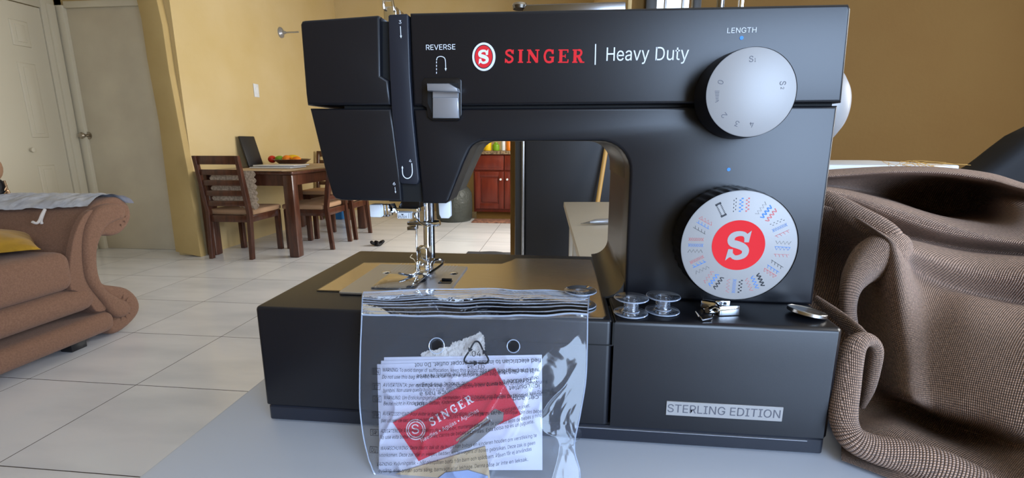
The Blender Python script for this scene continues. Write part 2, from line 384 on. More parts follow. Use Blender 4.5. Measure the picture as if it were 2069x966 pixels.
# flared end of the arch in front of the grey door
p_st = [(atY(365, 508, YST - .01).x, 0), (XL, 0), (XL, HR), (XL - 0.02, HR)]
pl = [(atY(x, y, YST - .01).x, atY(x, y, YST - .01).z) for x, y in ((286, 0), (296, 41), (308, 124), (331, 248), (350, 400), (364, 506))]
pr = [(atY(x, y, YST - .01).x, atY(x, y, YST - .01).z) for x, y in ((389, 344), (371, 248), (352, 145), (339, 54), (327, 0))]
poly = [(pl[0][0] - .10, HR)] + pl + [(XL + .02, 0)] + [(max(q[0], -99), q[1]) for q in pr] + [(pr[-1][0] - .03, HR)]
struct(MB().prism(poly, 'y', YST - .06, YST - .002, 0.008).build('trim_1', M['wall2']), 'ochre arch pier, coloured darker for shade, between the grey door and the bright wall')
struct(MB().box(XC - 0.1, .60, YBK, YBK + 0.1, 0, HR).build('wall_back', M['wall'], smooth=0), 'ochre far wall behind the sewing machine head')
zt_d = atY(200, 15, YND).z
struct(MB().box(XC - .1, XL - .22, YND + 0.02, YND + 0.12, zt_d + .03, HR).box(XC - .1, XC + .02, YND + .02, YND + .12, 0, HR).build('wall_nook', M['wall2'], smooth=0), 'ochre wall above the grey door')
# plain grey-cream door
d2 = struct(MB().box(XC + .08, XL - .20, YND, YND + 0.04, 0.001, zt_d, 0.003).build('door_2', M['door2']), 'plain grey cream flush door behind the sofa arm')
kp = atY(175, 274, YND)
k = MB().lathe([(0, 0), (.032, 0), (.032, .008), (.012, .012), (.012, .04), (.022, .048), (.027, .062), (.020, .075), (0, .078)], (kp.x + .02, YND, kp.z), 'y', 20).build('door_knob', M['knob'], d2); k['label'] = 'round nickel door knob'
struct(MB().box(XC + .002, XC + .08, YND - .03, YND + .03, 0, zt_d + .02, .004).box(XC + .08, XL - .2, YND - .02, YND + .03, zt_d, zt_d + .05, .004).build('trim_2', M['door']), 'cream casing of the grey door')
# closet wall and panelled bifold door, facing the sofa
zc = atX(79, 17, XC).z; yc1 = atX(79, 17, XC).y
struct(MB().box(XC - .1, XC - .02, -1.6, YND, 0, HR).build('wall_closet', M['wall2'], smooth=0), 'ochre wall around the white panelled closet door')
struct(MB().box(XC - .02, XC + .012, yc1 + .004, YND - .03, 0, zc + .09, .005).box(XC - .02, XC + .012, 0.5, yc1 + .004, zc + .006, zc + .09, .005).box(XC + .0, XC + .03, YND - .10, YND - .04, 0, zc + .05, .006).build('trim_3', M['door']), 'cream wooden closet door casing')
dcl = struct(MB().box(XC - .018, XC, 0.6, yc1, 0.01, zc).build('door_1', M['door'], smooth=0), 'cream closet door with raised panels and a small white knob')
def raised(name, ys, z0, z1):
    y0, y1 = sorted(ys); m = MB(); b = .03
    m.prism([(y0, z0), (y1, z0), (y1, z1), (y0, z1)], 'x', XC + .010, XC - .001, .014, 3)
    m.prism([(y0 + b, z0 + b), (y1 - b, z0 + b), (y1 - b, z1 - b), (y0 + b, z1 - b)], 'x', XC + .016, XC, .008, 2)
    return m.build('panel', M['door'], dcl)
ya, yb = atX(20, 60, XC).y, atX(62, 90, XC).y
zA, zB = atX(16, 38, XC).z, atX(62, 95, XC).z
for q in ((ya, yb), (ya - .62, yb - .62)):
    raised('panel', q, atX(40, 93, XC).z, atX(40, 42, XC).z)
    raised('panel', q, atX(75, 278, XC).z, atX(55, 128, XC).z)
    raised('panel', q, 0.22, atX(65, 335, XC).z)
kb = atX(62, 303, XC)
MB().lathe([(0, 0), (.010, 0), (.010, .012), (.018, .02), (.018, .03), (0, .036)], (XC, kb.y, kb.z), 'x', 18).build('door_knob', M['door'], dcl)
struct(MB().box(-5, 3.05, -1.7, 6.5, HR, HR + .1).build('ceiling', M['ceil'], smooth=0))
fw = MB(); fw.box(XC - .1, .55, -1.7, -1.6, 0, HR).box(2.15, 3.1, -1.7, -1.6, 0, HR).box(.55, 2.15, -1.7, -1.6, 0, .55).box(.55, 2.15, -1.7, -1.6, 2.1, HR)
struct(fw.build('wall_front', M['wall'], smooth=0))
XF = atY(1210, 8, YBK).x
fr_ = MB(); fr_.box(XF - .06, XF, 2.72, 3.35, 0, HR).box(XF - .06, XF, 5.3, YBK, 0, HR).box(XF - .06, XF, 3.35, 5.3, 0, .7).box(XF - .06, XF, 3.35, 5.3, 1.75, HR)
struct(fr_.build('wall_far_right', M['wall4'], smooth=0))

# partition on the right with the barred window
YP = 2.62
xe = atY(1273, 5, YP).x
wx0, wx1 = atY(1322, 5, YP).x, atY(1402, 5, YP).x
wz0, wz1 = 1.20, 2.15
wr = MB()
wr.box(wx1, 3.0, YP, YP + .1, 0, HR).box(wx0, wx1, YP, YP + .1, 0, wz0).box(wx0, wx1, YP, YP + .1, wz1, HR).box(xe, wx0, YP, YP + .1, 0, HR)
struct(wr.build('wall_right_back', M['wall3'], smooth=0), 'ochre wall behind the fabric heap, coloured brown for shade')
wf = MB().box(wx0 - .045, wx0 + .008, YP - .035, YP + .02, wz0 - .04, wz1 + .04, .004).box(wx1 - .008, wx1 + .03, YP - .03, YP + .02, wz0 - .04, wz1 + .04, .004).box(wx0, wx1, YP - .03, YP + .02, wz0 - .04, wz0, .004).box(wx0, wx1, YP - .03, YP + .02, wz1, wz1 + .04, .004).build('window_1', M['fridge_side'])
struct(wf, 'bright barred window above the top of the sewing machine')
for f in (.28, .72): MB().box(wx0 + (wx1 - wx0) * f - .006, wx0 + (wx1 - wx0) * f + .006, YP - .01, YP + .01, wz0, wz1, .002).build('window_bar', M['alu'], wf)
MB().box(wx0, wx1, YP + .04, YP + .044, wz0, wz1).build('pane', M['glass'], wf, smooth=0)
struct(MB().box(xe - .012, xe + .008, YP - .012, YP + .11, 0, HR, .004).build('trim_4', M['wall']), 'wall corner left of the bright window')
# right wall with the big window beside the sewing table
rw = MB(); X3 = 3.0
rw.box(X3, X3 + .1, -1.6, 0.45, 0, HR).box(X3, X3 + .1, 1.45, YP + .1, 0, HR).box(X3, X3 + .1, .45, 1.45, 0, 0.95).box(X3, X3 + .1, .45, 1.45, 2.25, HR)
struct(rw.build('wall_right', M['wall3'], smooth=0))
kj = MB(); Yj = 3.3; a_ = atY(1031, 400, Yj).x; b_ = atY(1041, 400, Yj).x
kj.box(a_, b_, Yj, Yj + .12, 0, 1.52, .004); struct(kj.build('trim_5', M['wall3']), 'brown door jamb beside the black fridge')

# ================================================================== SEWING TABLE (desk)
ZT = 0.74
c0 = atZ(525, 768, ZT); c1 = atZ(270, 966, ZT); XD = (c0.x + c1.x) / 2
desk = thing('sewing_table', 'white laminate sewing table under the black sewing machine', 'table', (0.1, 0.33, 0))
MB().box(XD, 0.78, 0.05, 0.60, ZT - .025, ZT, .004, 2).build('tabletop', M['desk'], desk)
for x in (XD + .04, .74):
    for y in (.09, .56): MB().box(x - .02, x + .02, y - .02, y + .02, 0, ZT - .025, .003).build('leg', M['desk'], desk)

# ================================================================== SEWING MACHINE
YB, YC, ZB = 0.2758, 0.318, 0.8236
mc = thing('sewing_machine', 'black sewing machine with two silver dials standing on the white table', 'sewing machine', (-0.01, 0.36, ZT))
ZS = atY(530, 818, YB).z; XR = 0.1655; XLb = -0.2005; XM = 0.0335; YE = 0.4425
def rrect(x0, x1, y0, y1, r, n=5): return arc(x0 + r, y0 + r, r, 180, 270, n) + arc(x1 - r, y0 + r, r, 270, 360, n) + arc(x1 - r, y1 - r, r, 0, 90, n) + arc(x0 + r, y1 - r, r, 90, 180, n)
# extension box: body, lower shell, base rails
base = MB().prism(rrect(XLb, XM - .0005, YB, YE, .0035), 'z', ZB, ZS + .0008, .0022, 3).build('extension_box', M['black'], mc)
MB().prism(rrect(XLb + .001, XR - .001, YB + .001, YE + .01, .003), 'z', ZS - .0008, ZT + .0015, .001, 1).build('base_shell', M['black2'], mc)
MB().box(XLb + .003, XR - .003, YB + .003, YE, ZS - .001, ZS + .001).build('seam_recess', M['recess'], mc)
for x in (XLb + .02, XR - .02):
    for y in (YB + .02, YE - .02): MB().lathe([(0, 0), (.008, 0), (.008, .0018), (0, .0018)], (x, y, ZT), 'z', 14).build('rubber_foot', M['recess'], mc)
MB().prism([(XM + .0005, YB), (XR - .003, YB), (XR, YB + .003), (.1685, .33), (.1685, .452), (XM + .0005, .452)], 'z', ZB + .0002, ZS + .0002, .0028, 3).build('base_ledge', M['black'], mc)
# thin outline grooves of the box front
gm = MB(); zg = atY(1238, 698, YB).z; xg = atY(1150, 698, YB).x
gm.box(XM - .0006, XM + .0006, YB - .0001, YB + .03, zg, ZB - .0012).box(-.13, XM, YB - .00015, YB, zg - .0004, zg + .0004)
gm.build('seam_line', M['recess'], mc, smooth=0)
gm = MB().box(.012, XR - .012, YB - .00012, YB + .001, ZS - .0024, ZS - .0019).build('seam_line', M['silver2'], mc, smooth=0)
# dark rim around the metal bed plate, plate, needle plate
def Zp(pts, z): return [(atZ(x, y, z).x, atZ(x, y, z).y) for x, y in pts]
bed = Zp([(641, 586), (735, 530.5), (1013, 533), (1034, 526), (1042, 522), (1194, 524.5), (1205, 560), (1224, 638), (1218, 642), (800, 632), (775, 590)], ZB + .0008)
MB().prism(bed, 'z', ZB + .0008, ZB - .002, .0004, 1).build('bed_plate', M['steel'], mc)
rim = MB()
ring = [Vector((x, y, ZB + .0004)) for x, y in bed] + [Vector((bed[0][0], bed[0][1], ZB + .0004))]
rim.tube(ring, .0006, 6, cap=False); rim.build('bed_rim', M['chrome_dark'], mc)
npl = Zp([(766, 534.5), (948, 536), (953, 539), (919, 588), (880, 640), (650, 640), (712, 584)], ZB + .0016)
y0_, y1_ = npl[0][1], atZ(800, 600, ZB).y
x0_, x1_ = npl[0][0] + .001, npl[1][0]
nrr = rrect(x0_, x1_, y1_, y0_, .002)
nplate = MB().prism(nrr, 'z', ZB + .0022, ZB + .0006, .0004, 1).build('needle_plate', M['plate'], mc)
zN = ZB + .00225
lines = MB()
for k in range(6):
    for (xa, ya, xb, yb_) in ((790 + k * 9, 549 + (k % 2) * -0, 812 + k * 7.2, 532), (884 + k * 7, 549, 889 + k * 7, 536)):
        A = atZ(xa, ya, zN); B = atZ(xb, yb_, zN); X_ = (A.x + B.x) / 2 if False else B.x
        lines.ribbon([(X_, A.y, zN), (X_, B.y, zN)], .0004, (0, 0, 1))
lines.build('plate_scale_lines', M['ink_w'], nplate, smooth=0)
for px, py in ((781, 550.5), (917, 552.5)):
    q = atZ(px, py, zN); MB().lathe([(0, .0012), (.0028, .0008), (.0038, 0), (0, 0)], (q.x, q.y, zN - .0001), 'z', 20).build('plate_screw', M['chrome'], nplate)
q = atZ(900, 570, zN); MB().box(q.x - .005, q.x + .005, q.y - .004, q.y + .004, zN - .0004, zN + .0003, .0006).box(q.x - .004, q.x + .004, q.y + .0035, q.y + .0055, zN, zN + .0016, .0005).build('bobbin_cover_latch', M['gloss'], nplate)
a = atZ(770, 579, zN); b = atZ(800, 556, zN); b2 = atZ(875, 556, zN)
ov = MB().box(b.x - .006, b2.x - .004, a.y - .006, b.y, zN, zN + .0012, .0006, 2).build('bobbin_cover', M['bobbin'], nplate)
q = atZ(812, 567, zN); MB().lathe([(.006, 0), (.006, .0003), (.0095, .0003), (.0095, 0)], (q.x, q.y - .006, zN + .0001), 'z', 28).build('bobbin_case_ring', M['chrome_dark'], nplate)
MB().lathe([(0, .0002), (.0055, .0002), (.0055, 0)], (q.x + .013, q.y + .001, zN + .0001), 'z', 22).build('bobbin_recess', M['recess'], nplate)

# lower body: column, arm underside and right half of the head
ZSM = 0.9530
low = [(-.1000, ZSM - .0008), (.1678, ZSM - .0008), (.1686, ZB), (.0450, ZB), (.0444, .9100)] + arc(.0444 - .0200, .9309 - .0200, .0200, 0, 90, 8)[1:] + [(-.0520, .9309)] + arc(-.0520, .9309 - .0120, .0120, 90, 160, 5)[1:] + [(-.0665, .9165), (-.0775, .8905)] + [(-.0800, .8884), (-.0965, .8882)]
MB().prism(low, 'y', YC, YC + .026, .0022, 3).build('machine_body', M['black'], mc)
# jamb liner and rear shell of the tunnel
lin = MB()
col_r = [(.0452, ZB), (.1670, ZB), (.1670, 1.005), (.0452, 1.005)]
lin.prism(col_r, 'y', YC + .0268, .4515, .0)
lin.prism([(.0444, .905)] + arc(.0444 - .0205, .9312 - .0205, .0205, 0, 90, 8) + [(-.0999, .9312), (-.0999, 1.005), (.06, 1.005), (.06, .905)], 'y', YC + .0268, .4515, .0008)
lin.build('rear_shell', M['jamb'], mc)
MB().prism([(-.1850, .9312), (-.0520, .9312)] + arc(-.0520, .9309 - .0120, .0121, 90, 160, 5)[1:] + [(-.0668, .9165), (-.0778, .8935), (-.1600, .8935), (-.1730, .9312)], 'y', YC + .0268, .378, .0006).build('head_rear_shell', M['jamb'], mc)
fil = arc(.0452 - .0150, ZB + .0150, .0150, 0, -90, 8)
MB().prism([(.0462, ZB - .001)] + [(.0462, ZB + .0150)] + fil + [(.0300, ZB - .001)], 'y', YC + .003, .4515, 0).build('column_fillet', M['jamb'], mc)
# upper cover
MB().prism([(-.0996, ZSM + .0008), (.1690, ZSM + .0008), (.1672, 1.0070), (.1655, 1.0098), (-.0970, 1.0118), (-.0996, 1.0118)], 'y', YC - .0012, .4515, .0020, 3).build('top_cover', M['black'], mc)
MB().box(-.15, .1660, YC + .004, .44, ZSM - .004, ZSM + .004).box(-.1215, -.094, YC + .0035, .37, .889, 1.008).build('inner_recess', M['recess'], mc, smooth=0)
# head cover in two shells, with the slot beside it
def Yp(pts, Y=YC): return [(atY(x, y, Y).x, atY(x, y, Y).z) for x, y in pts]
hu = Yp([(608, 50), (611, 43), (617, 41.5), (764, 31), (769, 34), (770, 153), (786, 163), (790, 213), (622, 213), (619, 190)])
MB().prism(hu, 'y', YC - .0012, .385, .0020, 3).build('head_cover_top', M['black'], mc)
hl = Yp([(625, 219), (790, 219), (797, 262), (808, 345), (812, 407), (690, 405), (677, 402), (671, 395), (656, 345)])
MB().prism(hl, 'y', YC, .378, .0020, 3).build('head_cover', M['black'], mc)
st = Yp([(785, 33), (788, 30), (822, 28), (826, 32), (829, 150), (835, 240), (847, 362), (846, 369), (842, 373), (812, 371), (808, 367), (806, 350), (793, 240), (788, 150)], YC)
MB().prism(st, 'y', YC - .0010, YC + .02, .0009, 2).build('thread_channel', M['black2'], mc)
# reverse lever in its recess
rp = Yp([(853, 165), (858, 157), (928, 157), (933, 163), (933, 232), (926, 244), (874, 244), (864, 236), (862, 218), (853, 212)], YC - .0014)
rv = MB().prism(rp, 'y', YC - .0020, YC - .0008, .0006, 2).build('reverse_bezel', M['gloss'], mc)
rp2 = Yp([(864, 168), (926, 168), (926, 236), (876, 236), (864, 208)], YC - .0022)
MB().prism(rp2, 'y', YC - .0023, YC - .0015, 0).build('reverse_recess', M['recess'], mc, smooth=0)
lv = MB(); f = Yp([(874, 196), (926, 196), (927, 239), (874, 239)], YC - .004)
lv.prism(f, 'y', YC - .0042, YC - .0018, .0006, 2)
b_ = Yp([(863, 169), (908, 169), (924, 178), (926, 186), (864, 184)], YC - .008)
lv.prism(b_, 'y', YC - .0095, YC - .002, .0010, 2)
lv.prism(Yp([(874, 184), (926, 184), (926, 198), (874, 198)], YC - .004), 'y', YC - .0045, YC - .0018, .0004, 1)
lv.build('reverse_lever', M['silver2'], mc)

NF = Vector((0, -1, 0))
def wtext(mb, txt, pa, pb, hpx, Y, bold=0.0, res=4, slant=0.0):
    A, B = atY(*pa, Y), atY(*pb, Y); h = (atY(pa[0], pa[1] - hpx, Y) - A).length
    B.z = A.z if abs(pb[1] - pa[1]) < 12 else B.z
    write(mb, txt, A, B, h, NF, res, bold, slant=slant)
YT = YC - .0014; YTL = YC - .00025
for wd, pa, pb, hh_, bo_ in (('LENGTH', (1469, 67), (1528, 66), 10.5, .01), ('Heavy', (1225, 123), (1311, 122), 27, 0), ('Duty', (1324, 122), (1391, 121), 27, 0), ('REVERSE', (861, 101), (920, 101), 10.5, .012)):
    t = MB(); wtext(t, wd, pa, pb, hh_, YT, bo_); t.build('white_word', M['ink_w'], mc, smooth=0)
t = MB(); t.ribbon([atY(1203.5, 89, YT), atY(1202.5, 131, YT)], .0007, NF); t.build('divider_bar', M['ink_w'], mc, smooth=0); t = MB()
def arrow(mb, pts, Y, w=.00045, hd=.0013):
    P = smooth_path([atY(x, y, Y) for x, y in pts], 18) if len(pts) > 2 else [atY(x, y, Y) for x, y in pts]
    mb.ribbon(P, w, NF); d = (P[-1] - P[-2]).normalized(); s_ = d.cross(NF) * hd * .55
    mb.poly([P[-1] + s_, P[-1] - s_, P[-1] + d * hd * 1.3])
arrow(t, [(882, 122), (884, 116), (891, 114), (898, 117), (900, 124), (900.5, 138)], YT)
for y in (124, 131, 138, 145): t.ribbon([atY(882, y, YT), atY(882, y + 4, YT)], .00045, NF)
t.build('reverse_symbol', M['ink_w'], mc, smooth=0)
t = MB(); wtext(t, '3', (806, 48), (811, 48), 7, YT); arrow(t, [(809, 53), (810, 72)], YT)
t.build('threading_mark', M['ink_w'], mc, smooth=0); t = MB(); wtext(t, '4', (826.5, 328), (831.5, 328), 6, YT); arrow(t, [(832, 330), (833, 350), (828, 359), (820, 360), (814, 353), (813, 340)], YT, .0006)
t.build('threading_mark', M['ink_w'], mc, smooth=0); t = MB(); wtext(t, '6', (794, 374), (799, 374), 6, YTL); arrow(t, [(798, 378), (799, 387)], YTL, .0003, .001)
t.build('threading_mark', M['ink_w'], mc, smooth=0)

# slab serif capitals of the red wordmark, drawn as strokes
def slab(ch):
    """polylines in a unit box (x 0..w, y 0..1) with stroke widths"""
    s = .09
    S = lambda pts, w: (pts, w)
    if ch == 'I': return .42, [S([(.21, 0), (.21, 1)], .24), S([(.0, s / 2), (.42, s / 2)], s), S([(.0, 1 - s / 2), (.42, 1 - s / 2)], s)]
    if ch == 'N': return .98, [S([(.16, 0), (.16, 1)], .11), S([(.84, 0), (.84, 1)], .11), S([(.17, .95), (.83, .06)], .25), S([(0, s / 2), (.34, s / 2)], s), S([(0, 1 - s / 2), (.30, 1 - s / 2)], s), S([(.66, 1 - s / 2), (1.0, 1 - s / 2)], s)]
    if ch == 'E': return .82, [S([(.21, 0), (.21, 1)], .24), S([(0, s / 2), (.8, s / 2)], s), S([(0, 1 - s / 2), (.78, 1 - s / 2)], s), S([(.2, .5), (.58, .5)], .09), S([(.56, .36), (.56, .64)], .07), S([(.77, 0), (.79, .26)], .09), S([(.75, 1), (.75, .76)], .09)]
    if ch == 'R': return .94, [S([(.21, 0), (.21, 1)], .24), S([(0, s / 2), (.42, s / 2)], s), S([(0, 1 - s / 2), (.5, 1 - s / 2)], s), S([(.45, .95), (.62, .92), (.70, .75), (.62, .57), (.45, .50), (.3, .5)], .16), S([(.46, .5), (.72, .05)], .22), S([(.64, s / 2), (.96, s / 2)], s)]
    if ch == 'G': return .92, [S([(.78, .70), (.72, .88), (.5, .95), (.26, .86), (.14, .5), (.26, .14), (.5, .05), (.72, .1), (.76, .2)], .17), S([(.77, .06), (.77, .42)], .2), S([(.52, .42), (.9, .42)], .09), S([(.80, .66), (.80, 1)], .09)]
    if ch == 'S': return .80, [S([(.66, .72), (.58, .90), (.38, .95), (.18, .86), (.16, .70), (.30, .58), (.50, .48), (.64, .36), (.64, .18), (.48, .06), (.26, .06), (.13, .24)], .17), S([(.71, .66), (.71, 1)], .08), S([(.08, 0), (.08, .33)], .08)]
def slab_word(mb, word, A, B, h, N, gap=.30):
    tot = sum(slab(c)[0] for c in word) + gap * (len(word) - 1); A, B, N = Vector(A), Vector(B), Vector(N).normalized()
    R = (B - A).normalized(); U = N.cross(R).normalized(); sx = (B - A).length / tot; x = 0
    for c in word:
        w, st_ = slab(c)
        for pts, ww in st_:
            P = [A + R * (x + p[0]) * sx + U * p[1] * h for p in pts]
            if len(P) > 3: P = smooth_path(P, 22)
            mb.ribbon(P, ww * (sx + h) / 2, N, random.random() * .00002)
        x += w + gap
t = MB(); slab_word(t, 'SINGER', atY(1019, 127, YT), atY(1180, 127, YT), (atY(1100, 100, YT) - atY(1100, 127, YT)).length, NF)
t.build('red_wordmark', M['ink_r'], mc, smooth=0)
# round emblem: white ring, black gap, red oval with a white S
def oval(mb, c, rx, rz, y, n=48): mb.poly([(c[0] + rx * math.cos(2 * math.pi * k / n), y, c[1] + rz * math.sin(2 * math.pi * k / n)) for k in range(n)][::-1])
ec = atY(977.5, 115, YT); el, er_ = atY(954, 115, YT), atY(1001, 115, YT); rx = (er_.x - el.x) / 2; rz = (atY(977, 86, YT).z - atY(977, 144, YT).z) / 2
lg = MB().lathe([(0, .0006), (rx * .98, .0006), (rx, .0003), (rx, 0), (0, 0)], (0, 0, 0), 'y', 48)
lg.tf(Matrix.Translation((ec.x, YC - .0013, ec.z)) @ Matrix.Diagonal((1, 1, rz / rx, 1))); lg = lg.build('emblem', M['ink_w'], mc)
o = MB(); oval(o, (ec.x, ec.z), rx * .80, rz * .84, YC - .0020); o.build('emblem_gap', M['ink_k'], lg, smooth=0)
o = MB(); oval(o, (ec.x, ec.z), rx * .74, rz * .78, YC - .0021); o.build('emblem_disc', M['ink_r'], lg, smooth=0)
def big_s(mb, cx, cz, w, h, y, slant=0.0):
    pts = [(.78, .73), (.66, .84), (.44, .86), (.24, .80), (.17, .68), (.24, .57), (.45, .52), (.66, .46), (.80, .36), (.78, .22), (.62, .14), (.40, .13), (.20, .27)]
    P = smooth_path([(cx + (p[0] - .5) * w + slant * (p[1] - .5) * h, y, cz + (p[1] - .5) * h) for p in pts], 40)
    n = len(P); b = bmesh.new(); L_ = []
    for i, p in enumerate(P):
        tt = (P[min(i + 1, n - 1)] - P[max(i - 1, 0)]).normalized(); f = i / (n - 1)
        ww = h * (.13 + .10 * math.sin(math.pi * f) ** 2); q = tt.cross(NF) * ww / 2; L_.append((b.verts.new(p + q), b.verts.new(p - q)))
    for i in range(n - 1): b.faces.new((L_[i][0], L_[i + 1][0], L_[i + 1][1], L_[i][1]))
    mb._add(b)
    def T(u, v): return (cx + (u - .5) * w + slant * (v - .5) * h, y - .00001, cz + (v - .5) * h)
    mb.poly([T(.70, .60), T(.88, .60), T(.92, .96), T(.78, .86), T(.66, .84)]); mb.poly([T(.30, .38), T(.12, .38), T(.06, .02), T(.20, .12), T(.34, .15)])
o = MB(); big_s(o, ec.x, ec.z, rx * 1.0, rz * 1.12, YC - .0022); o.build('emblem_letter', M['ink_w'], lg, smooth=0)

# blue index dots
for px, py, Y in ((1498.5, 76.5, YT), (1472.5, 342.5, YTL)):
    q = atY(px, py, Y); o = MB(); oval(o, (q.x, q.z), .0011, .0011, Y); o.build('index_dot', M['ink_bl'], mc, smooth=0)

# stitch length dial
YD = .296
d1c = (.1076, .9582); r1 = .0254
dl = MB().lathe([(r1 * 1.03, 0), (r1 * 1.03, .004), (r1 * 1.0, .019), (r1 * .985, .0218)], (d1c[0], YC - .0008, d1c[1]), 'y', 96).build('length_dial', M['black2'], mc)
MB().lathe([(0, .0004), (r1 * .965, .0004), (r1 * .985, .0001), (r1 * .985, -.003)], (d1c[0], YD, d1c[1]), 'y', 96).build('dial_face', M['silver'], dl)
def dial_text(mb, txt, c, px, py, h, ang, Y, w=None):
    q = atY(px, py, Y); R = Vector((math.cos(math.radians(ang)), 0, math.sin(math.radians(ang)))); w = w or h * .62 * len(txt); U = NF.cross(R)
    A = q - R * w / 2 - U * h / 2; write(mb, txt, A, A + R * w, h, NF, 4)
t = MB(); YF = YD - .0005
dial_text(t, 'S', 0, 1518, 119, .0033, 4, YF, .0022); dial_text(t, '1', 0, 1526, 121, .0020, 4, YF, .0007)
dial_text(t, '0', 0, 1456, 166, .0032, 72, YF, .0022); dial_text(t, '2', 0, 1463, 233, .0032, 130, YF, .0022)
dial_text(t, '3', 0, 1489, 250, .0032, 160, YF, .0022); dial_text(t, '4', 0, 1519, 252, .0032, 190, YF, .0022)
dial_text(t, 'S', 0, 1582, 168, .0033, -88, YF, .0022); dial_text(t, '2', 0, 1581, 178, .0018, -88, YF, .0012)
for k in range(9):
    q = atY(1449, 184 + k * 2.4, YF); t.ribbon([q - Vector((.0013 - k * .00008, 0, 0)), q + Vector((.0013 - k * .00008, 0, 0))], .00025, NF)
t.ribbon([atY(1445, 207, YF), atY(1450, 205, YF), atY(1452, 202, YF)], .0003, NF)
t.build('dial_numerals', M['ink_g'], dl, smooth=0)
# stitch pattern dial
d2c = (.1092, .8675); r2 = .0347
dl = MB().lathe([(r2 * 1.0, 0), (r2 * 1.03, .003), (r2 * 1.02, .018), (r2 * .995, .0225)], (d2c[0], YC - .0004, d2c[1]), 'y', 240, rib=(.022, .002, .0185, 40)).build('pattern_dial', M['gloss'], mc)
MB().lathe([(0, .0004), (r2 * .97, .0004), (r2 * .992, .0001), (r2 * .992, -.003)], (d2c[0], YD, d2c[1]), 'y', 128).build('dial_face', M['silver'], dl)
o = MB(); oval(o, (d2c[0] - .0003, d2c[1] + .0005), .0157, .0157, YF, 64); o.build('red_badge', M['ink_r'], dl, smooth=0)
o = MB(); big_s(o, d2c[0] - .0002, d2c[1] + .0005, .0150, .0205, YF - .0001, .06); o.build('badge_letter', M['silver'], dl, smooth=0)
sets = {'k': MB(), 'b': MB(), 'r': MB()}
def zig(col, c, T, Nn, Lh, amp, n, w, style=0):
    P = []; c = Vector((c[0], YF, c[1]))
    for k in range(n * 2 + 1):
        a_ = amp * (1 if k % 2 else -1)
        P.append(c + T * (k / (n * 2) - .5) * Lh + Nn * a_)
    mb = sets[col]
    if style == 0: mb.ribbon(P, w, NF)
    if style == 1: mb.ribbon(smooth_path(P, n * 12), w, NF)
    if style == 2:
        mb.ribbon(P, w, NF); mb.ribbon([c - T * Lh / 2 - Nn * amp, c + T * Lh / 2 - Nn * amp], w, NF)
    if style == 3:
        mb.ribbon([c - T * Lh / 2, c + T * Lh / 2], w, NF)
        for k in range(n): q = c + T * ((k + .3) / n - .5) * Lh; mb.ribbon([q, q + Nn * amp * 1.6 + T * amp * .8], w, NF)
    if style == 4:
        for k in range(n * 2):
            q = c + T * ((k + .5) / (n * 2) - .5) * Lh + Nn * amp * (.6 if k % 2 else -.6); mb.ribbon([q - T * amp * .4, q + T * amp * .4], w * 1.8, NF)
    if style == 5:
        mb.ribbon(P, w, NF); mb.ribbon([p * 1 - 2 * Nn * amp * (1 if i % 2 else -1) for i, p in enumerate(P)], w, NF)
specs = [(92, [('k', 4, .8), ('b', 4, 2.2), ('r', 4, 1.8)]), (57, [('k', 0, .7), ('b', 1, 2.4), ('r', 1, 1.8)]), (28, [('k', 4, .6), ('b', 5, 1), ('r', 3, .8)]), (-2, [('k', 0, .6), ('b', 2, 1), ('r', 3, .7)]), (-32, [('k', 3, .8), ('b', 3, 1), ('r', 2, 1)]),
         (-63, [('k', 1, 2.6), ('b', 1, 1.4), ('r', 0, 1)]), (-91, [('k', 4, 2), ('b', 5, 1), ('r', 0, .8)]), (-121, [('k', 1, 2), ('b', 1, 1.5), ('r', 0, 1)]), (-151, [('k', 0, .6), ('b', 3, 1.2), ('r', 5, 1)]), (180, [('k', 0, .7), ('b', 5, 1), ('r', 5, .9)]), (151, [('k', 3, .7), ('b', 3, .9), ('r', 2, .8)])]
for ang, rows in specs:
    a_ = math.radians(ang); Rd = Vector((math.cos(a_), 0, math.sin(a_))); Tn = Vector((-math.sin(a_), 0, math.cos(a_)))
    run = Rd; across = Tn * -1 if ang > -90 else Tn * -1
    for k, (col, sty, ww) in enumerate(rows):
        q = Vector((d2c[0], 0, d2c[1])) + Rd * .0256 + across * (k - 1) * (.0037)
        zig(col, (q.x, q.z), run, across, .0088, .0010, 4, .00028 * ww, sty)
a_ = math.radians(119); Rd = Vector((math.cos(a_), 0, math.sin(a_))); Tn = Vector((-math.sin(a_), 0, math.cos(a_))); q = Vector((d2c[0], YF, d2c[1])) + Rd * .0256
for k in range(8):
    for s_ in (-1, 1): p = q + Rd * (k / 7 - .5) * .0065 + Tn * s_ * .0012; sets['k'].ribbon([p - Tn * .0004, p + Tn * .0004], .0005, NF)
for s_ in (-1, 1): sets['k'].ribbon([q + Rd * s_ * .0040 - Tn * .0018, q + Rd * s_ * .0040 + Tn * .0018], .0011, NF)
sets['k'].build('stitch_symbols', M['ink_k'], dl, smooth=0); sets['b'].build('stitch_symbols', M['ink_b'], dl, smooth=0); sets['r'].build('stitch_symbols', M['ink_r2'], dl, smooth=0)

# handwheel on the right end
hw = (.1700, .392, .9570)
MB().lathe([(0, 0), (.024, 0), (.028, .003), (.0295, .008), (.0295, .020), (.027, .029), (.021, .034), (0, .035)], hw, 'x', 64).build('handwheel', M['silver'], mc)
